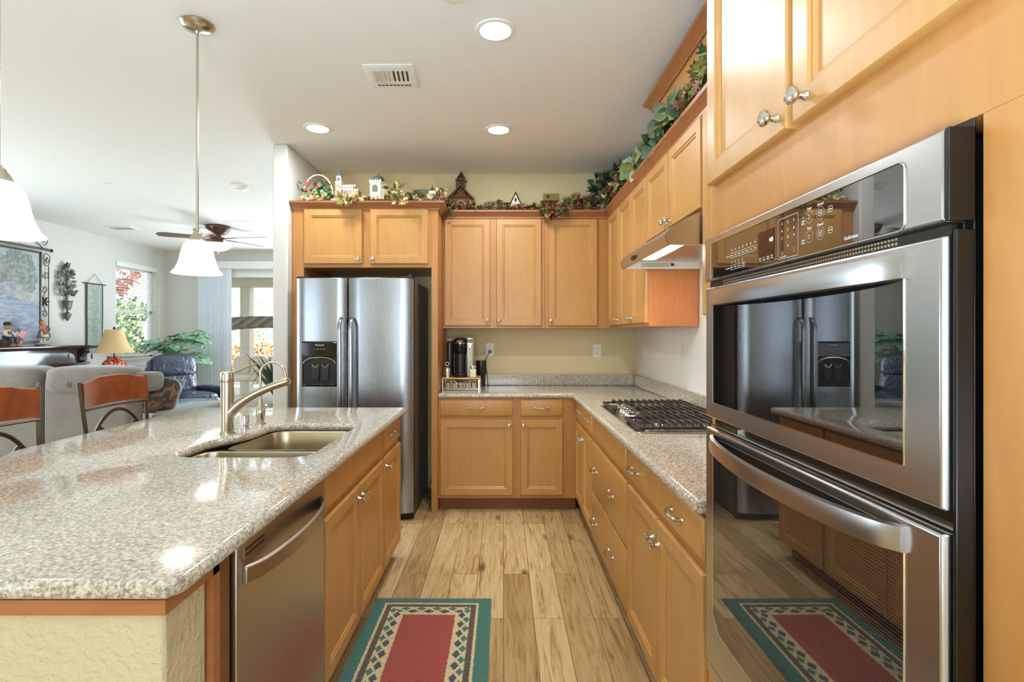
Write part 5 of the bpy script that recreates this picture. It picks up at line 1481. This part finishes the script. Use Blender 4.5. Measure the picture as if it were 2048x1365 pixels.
# ---------------- painting
def painting():
    t = NT('landscape_painting'); tc = t.n('ShaderNodeTexCoord'); sp = t.n('ShaderNodeSeparateXYZ'); t.l(tc.outputs['Object'], sp.inputs[0])
    y, z = sp.outputs[1], sp.outputs[2]; v = tc.outputs['Object']
    mp = t.coord(scale=(1,1.2,7)); f = t.noise(v, 9, 5, .65); w = t.noise(mp, 7, 5, .6)
    sky = t.ramp(f, [(.3, S(134,146,158)), (.7, S(178,186,190))])
    water = t.ramp(w, [(.35, S(112,122,142)), (.65, S(160,168,184))])
    c = t.mix(t.ramp(t.math('ADD', z, t.math('MULTIPLY', f, .1)), [(.0, (1,1,1,1)), (.02, (0,0,0,1))]), sky, water)
    def blob(cy, cz, ry, rz, a, b, c, sc2=26, th=.55):
        dy = t.math('POWER', t.math('DIVIDE', t.math('SUBTRACT', y, cy), ry), 2.0); dz = t.math('POWER', t.math('DIVIDE', t.math('SUBTRACT', z, cz), rz), 2.0)
        d = t.math('ADD', t.math('ADD', dy, dz), t.math('MULTIPLY', t.noise(v, sc2, 4, .7), 1.0))
        return t.mix(t.math('LESS_THAN', d, 1.35), c, t.ramp(t.noise(v, sc2*1.6, 4), [(.35, a), (.65, b)]))
    c = blob(.50, .24, .28, .34, S(96,106,104), S(150,158,146), c, 14)
    c = blob(.20, .16, .26, .22, S(100,108,106), S(150,156,146), c, 14)
    c = blob(.44, .06, .20, .10, S(130,130,136), S(168,168,172), c, 8)
    c = blob(.68, -.02, .22, .06, S(136,140,136), S(176,178,172), c, 12)
    t.bump(t.noise(v, 60, 4), .4, .004)
    return t.set(c, .55)
pt = thing('framed_painting', 'faded blue landscape painting in a scrolled iron frame above the mantel', 'painting', (-5.845, 5.72, 1.84))
MB().box(0,.030,-.80,.80,-.56,.54).build('canvas', painting(), pt, bev=.003)
m = MB(); m.box(0,.04,-.82,-.80,-.58,.56).box(0,.04,.80,.82,-.58,.56).box(0,.04,-.82,.82,.54,.56).box(0,.04,-.82,.82,-.58,-.56); m.build('inner_frame', M['darkmetal'], pt)
m = MB(); r = .0055
m.tube([(.02,.96,.60),(.02,-.96,.60)], .014, 8)
for s in (1, -1):
    m.tube([(.02,s*.94,.40),(.02,s*.94,-.45)], r, 6)
    m.ell((.02,s*.98,.60), .022, 10)
    def scroll(cy, cz, rad, a0, turns, flip=1):
        pts = []
        for i in range(26):
            q = i/25; a = a0+flip*turns*2*PI*q; rr_ = rad*(1-.75*q)
            pts.append((.02, s*(cy+rr_*math.cos(a)), cz+rr_*math.sin(a)))
        m.tube(pts, r*.8, 6)
    scroll(.90,.50,.07,-PI/2,1.3); scroll(.90,.44,.06,PI/2,-1.2); scroll(.90,.28,.05,PI,1.3); scroll(.90,-.40,.06,0,-1.3); scroll(.90,-.50,.07,PI/2,-1.1)
    scroll(.88,.10,.05,PI,1.2); scroll(.88,-.22,.05,PI,-1.2)
    for k in range(6):
        a = k*PI/3; m.tube([(.02,s*.88,-.06),(.025,s*(.88+.06*math.cos(a)),-.06+.06*math.sin(a))], .010, 6)
    m.tube([(.02,s*.88,.06),(.02,s*.86,-.0),(.02,s*.86,-.12),(.02,s*.90,-.20)], r*.8, 6)
    m.tube(bez((.02,s*.86,.61),(.02,s*.66,.74),(.02,s*.60,.84),(.02,s*.40,.90), 10), r, 6)
    scroll(.86,.72,.07,-PI/2,1.3); scroll(.52,.70,.10,PI/2,-1.0); scroll(.22,.74,.10,-PI/2,1.2)
m.tube([(.02,.40,.90),(.02,0,.94),(.02,-.40,.90)], r, 6)
m.build('iron_scrollwork', M['darkmetal'], pt)
# ---------------- wall planter
M['pewter'] = plain('aged_pewter', S(98,98,88), .45, .4, var=.3, scale=60)
wp = thing('wall_planter', 'grey sculpted wall ornament of a leafy topiary in an urn', 'wall ornament', (-5.846, 6.93, 1.92))
m = MB()
for k in range(120):
    z = rnd(-.06, .36); rr_ = (.11 if z < .22 else .11*(1-(z-.22)/.17))
    yy = rnd(-1,1)*max(rr_, .012)
    m.leaf((rnd(.012,.04), yy, z), (rnd(.1,.6), yy*6+rnd(-.4,.4), rnd(-.2,1)), (1, rnd(-.4,.4), rnd(-.3,.3)), rnd(.045,.07), .034)
m.tube([(.015,0,-.12),(.015,.01,.0),(.015,0,.3)], .008, 6); m.tube([(.015,.02,-.12),(.015,.04,.0)], .006, 6)
m.build('leaves', M['pewter'], wp)
MB().lathe([(.0,-.235),(.03,-.235),(.045,-.20),(.055,-.15),(.058,-.125),(.072,-.118),(.072,-.108),(.05,-.108),(0,-.108)], (.045,0,0), 18, sx=.6).build('urn', M['pewter'], wp)
m = MB(); m.lathe([(.0,-.38),(.012,-.375),(.035,-.34),(.055,-.30),(.055,-.285),(.030,-.270),(.012,-.25),(.016,-.235)], (.035,0,0), 14, sx=.6)
m.tube([(.06,.02*math.cos(q)*(1-q/10), -.315+.02*math.sin(q)*(1-q/10)) for q in [i*.5 for i in range(14)]], .004, 5)
m.build('bracket', M['pewter'], wp)
# ---------------- hanging scroll
hb = thing('hanging_scroll', 'narrow pale green cloth banner with faint writing hung on the left wall', 'wall hanging', (-5.842, 7.42, 1.60))
def banner():
    t = NT('pale_green_banner'); v = t.coord(); f = t.noise(v, 20, 3)
    return t.set(t.ramp(f, [(.3, S(150,162,152)), (.7, S(176,186,176))]), .9)
MB().box(.004,.010,-.14,.14,-.50,.47).build('cloth', banner(), hb)
m = MB(); 
for s in (-1,1): m.tube([(.011,s*.14,.47),(.011,s*.143,.1),(.011,s*.138,-.2),(.011,s*.14,-.50)], .008, 6)
m.build('border', plain('dark_green_braid', S(58,80,70), .8), hb)
MB().tube([(.012,-.20,.48),(.012,.20,.48)], .008, 8).build('rod', M['timber'], hb)
MB().tube([(.012,-.14,.485),(.010,0,.62),(.012,.14,.485)], .003, 6).build('cord', M['bronze'], hb)
m = MB()
for k in range(22):
    z = .40-.038*k; L = rnd(.03,.07)
    m.box(.0102,.0112,-L,L,z-.004,z+.004)
m.build('faint_lettering', plain('grey_ink', S(128,140,132), .9), hb)
# ---------------- blinds
bl = thing('window_blind', 'white horizontal slat blind over the living room window', 'blind', (-5.875, 8.30, 0))
MB().box(-.03,.045,-.45,.45,2.40,2.475).build('headrail', M['white'], bl, bev=.004)
m = MB()
for k in range(31):
    z = 1.06+.0435*k; m.obox((.0,0,z), (.046,.80,.0028), (0,-.10,0))
m.build('slats', M['white'], bl)
m = MB()
for yy in (-.28, .28): m.tube([(.024,yy,1.03),(.024,yy,2.41)], .0015, 4)
m.build('cords', M['white'], bl); MB().box(-.025,.025,-.40,.40,1.02,1.04).build('bottom_rail', M['white'], bl, bev=.003)
M['vblind'] = plain('vertical_blind_vinyl', S(214,224,236), .5, var=.02)
vb = thing('vertical_blind', 'stacked pale vertical blinds at the left of the patio door', 'blind', (-4.95, 8.92, 0))
MB().box(-.33,2.65,-.05,.06,2.485,2.61).build('valance', M['white'], vb, bev=.003)
for k in range(13):
    x = -.235+.0395*k
    MB().obox((x,0,1.265),(.086,.0025,2.43),(0,0,.30+.02*(k%3))).build('slat', M['vblind'], vb)
MB().box(-.32,-.25,.045,.075,0,2.485).build('side_trim', M['white'], vb)
# ---------------- figurines on the mantel
M['skin'] = plain('painted_skin', S(206,150,110), .6); M['denim'] = plain('painted_denim', S(44,56,76), .6); M['hair'] = plain('painted_hair', S(150,96,50), .7)
M['hatdk'] = plain('painted_dark_hat', S(36,38,44), .7); M['shirt'] = plain('painted_shirt', S(214,204,190), .7); M['rosy'] = plain('painted_rose', S(176,110,96), .7); M['barrel'] = plain('painted_barrel', S(92,72,40), .7); M['boots'] = plain('painted_boots', S(172,104,66), .6)
fg = thing('boy_figurine', 'figurine of a seated boy in a dark cap and overalls beside a small flag', 'figurine', (-5.66, 5.94, 1.216), PI/2)
MB().lathe([(.05,0),(.06,.04),(.055,.09),(0,.09)], (0,.02,0), 16).build('barrel', M['barrel'], fg)
m = MB(); m.ell((0,.01,.155),(.042,.036,.058),14); m.tube([(-.04,.01,.18),(-.055,-.02,.14),(-.02,-.055,.125)], [.018,.015,.012], 8); m.tube([(.04,.01,.18),(.055,-.02,.14),(.03,-.055,.125)], [.018,.015,.012], 8); m.build('shirt', M['shirt'], fg)
m = MB(); m.ell((0,.01,.115),(.046,.042,.04),14)
for s in (-1,1): m.tube([(s*.025,0,.10),(s*.028,-.065,.10),(s*.028,-.07,.045)], [.024,.02,.018], 10)
m.box(-.02,.02,-.030,-.022,.14,.185); m.build('overalls', M['denim'], fg)
m = MB()
for s in (-1,1): m.ell((s*.028,-.08,.02),(.018,.03,.02),10)
m.build('boots', M['boots'], fg)
m = MB(); m.ell((0,0,.235),(.034,.034,.037),16); m.ell((0,-.036,.232),.007,8); m.ell((-.034,0,.234),(.006,.01,.012),8); m.ell((.034,0,.234),(.006,.01,.012),8); m.tube([(0,0,.19),(0,0,.21)], .014, 8); hd_ = m.build('head', M['skin'], fg)
m = MB(); m.ell((-.012,-.032,.240),.004,6); m.ell((.012,-.032,.240),.004,6); m.tube([(-.010,-.033,.219),(0,-.035,.216),(.010,-.033,.219)], .0015, 5); m.build('face_paint', M['hatdk'], hd_)
m = MB(); m.lathe([(.036,.252),(.038,.262),(.034,.282),(.018,.292),(0,.293)], (0,.004,0), 16); m.prism([(-.034,-.02),(-.025,-.058),(.025,-.058),(.034,-.02)], .252, .257, 'z'); m.build('cap', M['hatdk'], fg)
fl_ = thing('small_flag', 'tiny striped flag with a blue star corner held by the boy figurine', 'flag', (-5.66, 6.0, 1.33), PI/2)
MB().tube([(0,0,-.06),(.035,0,.13)], .002, 6).build('stick', M['timber'], fl_)
fm = MB()
for k in range(9):
    fm.box(0,.125,-.001,.001,-.005+.0105*k,.0055+.0105*k, m=k % 2)
Rf = Matrix.Translation((.022,0,.035)) @ Matrix.Rotation(.42, 4, 'Y')
fm.xf(Rf); fo_ = fm.build('stripes', [plain('flag_red', S(178,50,52), .7), M['shirt']], fl_)
cn = MB(); cn.box(0,.052,-.002,.002,.037,.0895); cn.xf(Rf); cno = cn.build('canton', plain('flag_blue', S(44,52,98), .7), fo_)
cn = MB()
for i in range(4):
    for j in range(4): cn.box(.006+.012*i,.009+.012*i,-.0026,.0026,.043+.012*j,.046+.012*j)
cn.xf(Rf); cn.build('stars', M['shirt'], fo_)
pd_ = thing('dog_figurine', 'tiny brown and white dog figurine next to the boy figurine', 'figurine', (-5.64, 6.05, 1.216), PI/2)
m = MB(); m.ell((0,0,.045),(.022,.03,.04),12); m.ell((0,-.02,.095),(.018,.022,.018),10); m.ell((0,-.042,.090),(.009,.012,.008),8)
for s in (-1,1): m.tube([(s*.012,-.015,.05),(s*.014,-.03,.005)], [.008,.009], 8); m.ell((s*.018,-.012,.098),(.005,.008,.014),8)
m.tube([(0,.03,.02),(0,.05,.04)], [.006,.003], 6); m.build('body', plain('painted_dog', S(170,140,110), .7, var=.3, scale=60), pd_)
fg = thing('girl_figurine', 'figurine of a standing girl in a pinafore holding a basket on the mantel', 'figurine', (-5.64, 6.36, 1.216), PI/2)
MB().lathe([(.085,0),(.085,.018),(.07,.024),(0,.024)], (0,0,0), 18, sy=.7).build('grass_base', M['slate'], fg)
m = MB()
for s in (-1,1): m.tube([(s*.022,0,.11),(s*.022,0,.03)], [.014,.011], 8); m.ell((s*.022,-.01,.034),(.013,.022,.012),8)
m.build('legs', M['shirt'], fg)
MB().lathe([(.060,.100),(.062,.11),(.040,.18),(.028,.205),(.03,.215),(0,.215)], (0,0,0), 18, sy=.8).build('skirt', plain('painted_mauve', S(120,104,120), .7), fg)
MB().lathe([(.050,.115),(.052,.12),(.034,.19),(0,.20)], (0,-.012,0), 18, sy=.7).build('apron', M['shirt'], fg)
m = MB(); m.ell((0,0,.225),(.034,.026,.042),14)
for s in (-1,1): m.tube([(s*.032,0,.25),(s*.045,-.02,.20),(s*.012,-.045,.185)], [.013,.011,.009], 8)
m.build('blouse', M['rosy'], fg)
m = MB(); m.ell((0,-.002,.290),(.026,.027,.030),14); m.ell((0,-.029,.288),.005,8); m.tube([(0,0,.25),(0,0,.27)], .010, 8); hd_ = m.build('head', M['skin'], fg)
m = MB(); m.ell((-.009,-.026,.294),.003,6); m.ell((.009,-.026,.294),.003,6); m.tube([(-.007,-.026,.279),(.007,-.026,.279)], .0012, 5); m.build('face_paint', M['hatdk'], hd_)
m = MB(); m.ell((0,.008,.302),(.031,.028,.028),14); m.ell((-.03,.005,.285),(.01,.012,.018),8); m.ell((.03,.005,.285),(.01,.012,.018),8); m.build('hair', M['hair'], fg)
m = MB(); m.lathe([(.022,.145),(.028,.175),(.026,.175),(0,.15)], (-.01,-.055,0), 14); m.tube(arc((-.01,-.055,.175), .026, 0, PI, 10), .003, 6); m.build('basket', M['boots'], fg)

# ================================================================ OUTDOORS
struct(MB().box(-14, 2, 9.16, 24, -.12, -.03).build('ground_patio', plain('patio_concrete', S(178,172,160), .9)))
struct(MB().box(-14, -6.02, -3, 9.16, -.12, -.04).build('ground_side', plain('side_yard_grass', S(110,130,70), .9)))
pc_ = thing('patio_cover', 'beige stucco patio cover with square posts outside the sliding door', 'patio cover', (-4.3, 12.0, 0))
M['stucco'] = plain('pale_stucco', S(206,200,184), .9, bump=.2)
MB().box(-2.6, 2.5, -2.83, .25, 2.62, 2.74).build('roof', M['stucco'], pc_)
MB().box(-2.6, 2.5, -.15, .15, 2.44, 2.62).build('beam', M['stucco'], pc_, bev=.01)
for x in (-1.62, 1.9): MB().box(x-.11, x+.11, -.11, .11, -.03, 2.44).build('post', M['stucco'], pc_, bev=.01)
sw_ = thing('patio_swing', 'covered patio swing with a striped canopy seen through the sliding door', 'patio swing', (-5.05, 10.9, -.03))
m = MB(); rr = []
for i in range(9):
    u = -1+2*i/8; rr.append([(u*.95,-.62,1.50+.05*(1-u*u)),(u*.95,.0,1.72+.05*(1-u*u)),(u*.95,.62,1.50+.05*(1-u*u)),(u*.95,.60,1.48+.05*(1-u*u)),(u*.95,0,1.70+.05*(1-u*u)),(u*.95,-.60,1.48+.05*(1-u*u))])
m.rings(rr)
tcn = NT('striped_canopy'); wv = tcn.n('ShaderNodeTexWave'); wv.bands_direction = 'X'; wv.inputs['Scale'].default_value = 1.3; tcn.l(tcn.coord(), wv.inputs['Vector'])
m.build('canopy', tcn.set(tcn.ramp(wv.outputs['Fac'], [(.4, S(98,88,74)), (.6, S(140,128,110))]), .9), sw_)
M['swframe'] = plain('pale_green_metal', S(186,200,190), .4)
for s in (-1, 1):
    m = MB(); m.tube([(s*.90,-.60,0),(s*.90,-.25,.9),(s*.90,0,1.68)], .025, 8); m.tube([(s*.90,.60,0),(s*.90,.25,.9),(s*.90,0,1.68)], .025, 8); m.build('side_frame', M['swframe'], sw_)
    m = MB(); m.tube([(s*.72,-.15,.50),(s*.78,0,1.66)], .010, 6); m.tube([(s*.72,.18,.50),(s*.78,0,1.66)], .010, 6); m.build('hanger_rod', M['darkmetal'], sw_)
MB().sbox((0,-.02,.48),(1.44,.52,.14),.35,24).build('seat_cushion', M['cream'], sw_)
m = MB()
for k in range(4): m.sbox((-.54+.36*k,.24,.72),(.35,.16,.40),.5,18)
m.build('back_cushion', M['cream'], sw_)
pf = thing('patio_table', 'small round metal patio table in front of the swing', 'patio table', (-4.15, 10.0, -.03))
MB().lathe([(.38,.66),(.385,.67),(.38,.68),(0,.68)], (0,0,0), 28).build('tabletop', M['swframe'], pf)
for k in range(3):
    a = k*2*PI/3; MB().tube([(.30*math.cos(a),.30*math.sin(a),0),(.06*math.cos(a),.06*math.sin(a),.35),(.28*math.cos(a),.28*math.sin(a),.66)], .012, 6).build('leg', M['darkmetal'], pf)
def shrub(name, label, c, r, n, mats, size, cat, trunk=True):
    t = thing(name, label, cat, (c[0], c[1], -.04))
    for mt, k in mats:
        m = MB()
        for i in range(int(n*k)):
            d = rdir(0); q = rnd(.45,1)**.5
            p = Vector((d.x*r[0]*q, d.y*r[1]*q, c[2]+.04+d.z*r[2]*q))
            m.leaf(p, rdir(.2), rdir(.2), size*rnd(.7,1.3), size*.6)
        m.build('foliage', LM[mt], t)
    m = MB()
    if trunk:
        m.tube([(0,0,0),(.03,.02,c[2]*.6),(0,0,c[2])], [.06,.045,.02], 8)
    for k in range(5):
        a = k*1.25; m.tube([(0,0,c[2]*.4),(r[0]*.4*math.cos(a),r[1]*.4*math.sin(a),c[2])], [.03,.012], 6)
    m.build('branches', LM['twig'], t)
LM['sun'] = leafmat('leaf_sunny_green', S(140,170,92), S(196,214,150)); LM['maple'] = leafmat('leaf_maple_red', S(176,90,80), S(222,150,134)); LM['orange'] = leafmat('leaf_orange', S(216,160,90), S(240,210,150)); LM['haze'] = leafmat('leaf_pale_far_green', S(190,206,176), S(222,230,210))
shrub('garden_shrub', 'green leafy shrub outside the living room window', (-8.5, 11.7, 1.35), (1.0,1.1,.85), 1500, (('sun',.6),('fresh',.4)), .13, 'shrub')
shrub('maple_tree', 'red leaved tree branches at the top left of the living room window', (-8.75, 11.2, 2.65), (.75,.7,.55), 600, (('maple',1),), .14, 'tree')
shrub('garden_shrub', 'low pink flowering shrub at the bottom of the living room window', (-7.6, 10.8, .75), (.6,.8,.45), 420, (('fresh',.6),('petal',.25)), .10, 'shrub', False)
shrub('garden_shrub', 'orange autumn bush beyond the patio swing', (-6.9, 14.6, .62), (.9,.7,.60), 900, (('orange',.9),('rust',.1)), .11, 'shrub', False)
shrub('garden_tree', 'pale green tree beyond the patio, at the right of the post', (-9.6, 19.5, 2.0), (.9,.9,1.0), 420, (('haze',1),), .15, 'tree')
fn = thing('garden_fence', 'pale grey board fence at the back of the yard', 'fence', (-6, 21, 0))
m = MB()
for k in range(64): m.box(-7.9+.2*k, -7.72+.2*k, 0, .03, -.05, 1.75)
m.build('boards', plain('fence_grey', S(172,176,184), .9), fn)
fn = thing('garden_fence', 'pale side yard fence outside the living room window', 'fence', (-10.2, 8, 0))
m = MB()
for k in range(62): m.box(0, .03, -6+.2*k, -5.82+.2*k, -.05, 1.5)
m.build('boards', plain('fence_grey', S(186,184,180), .9), fn)
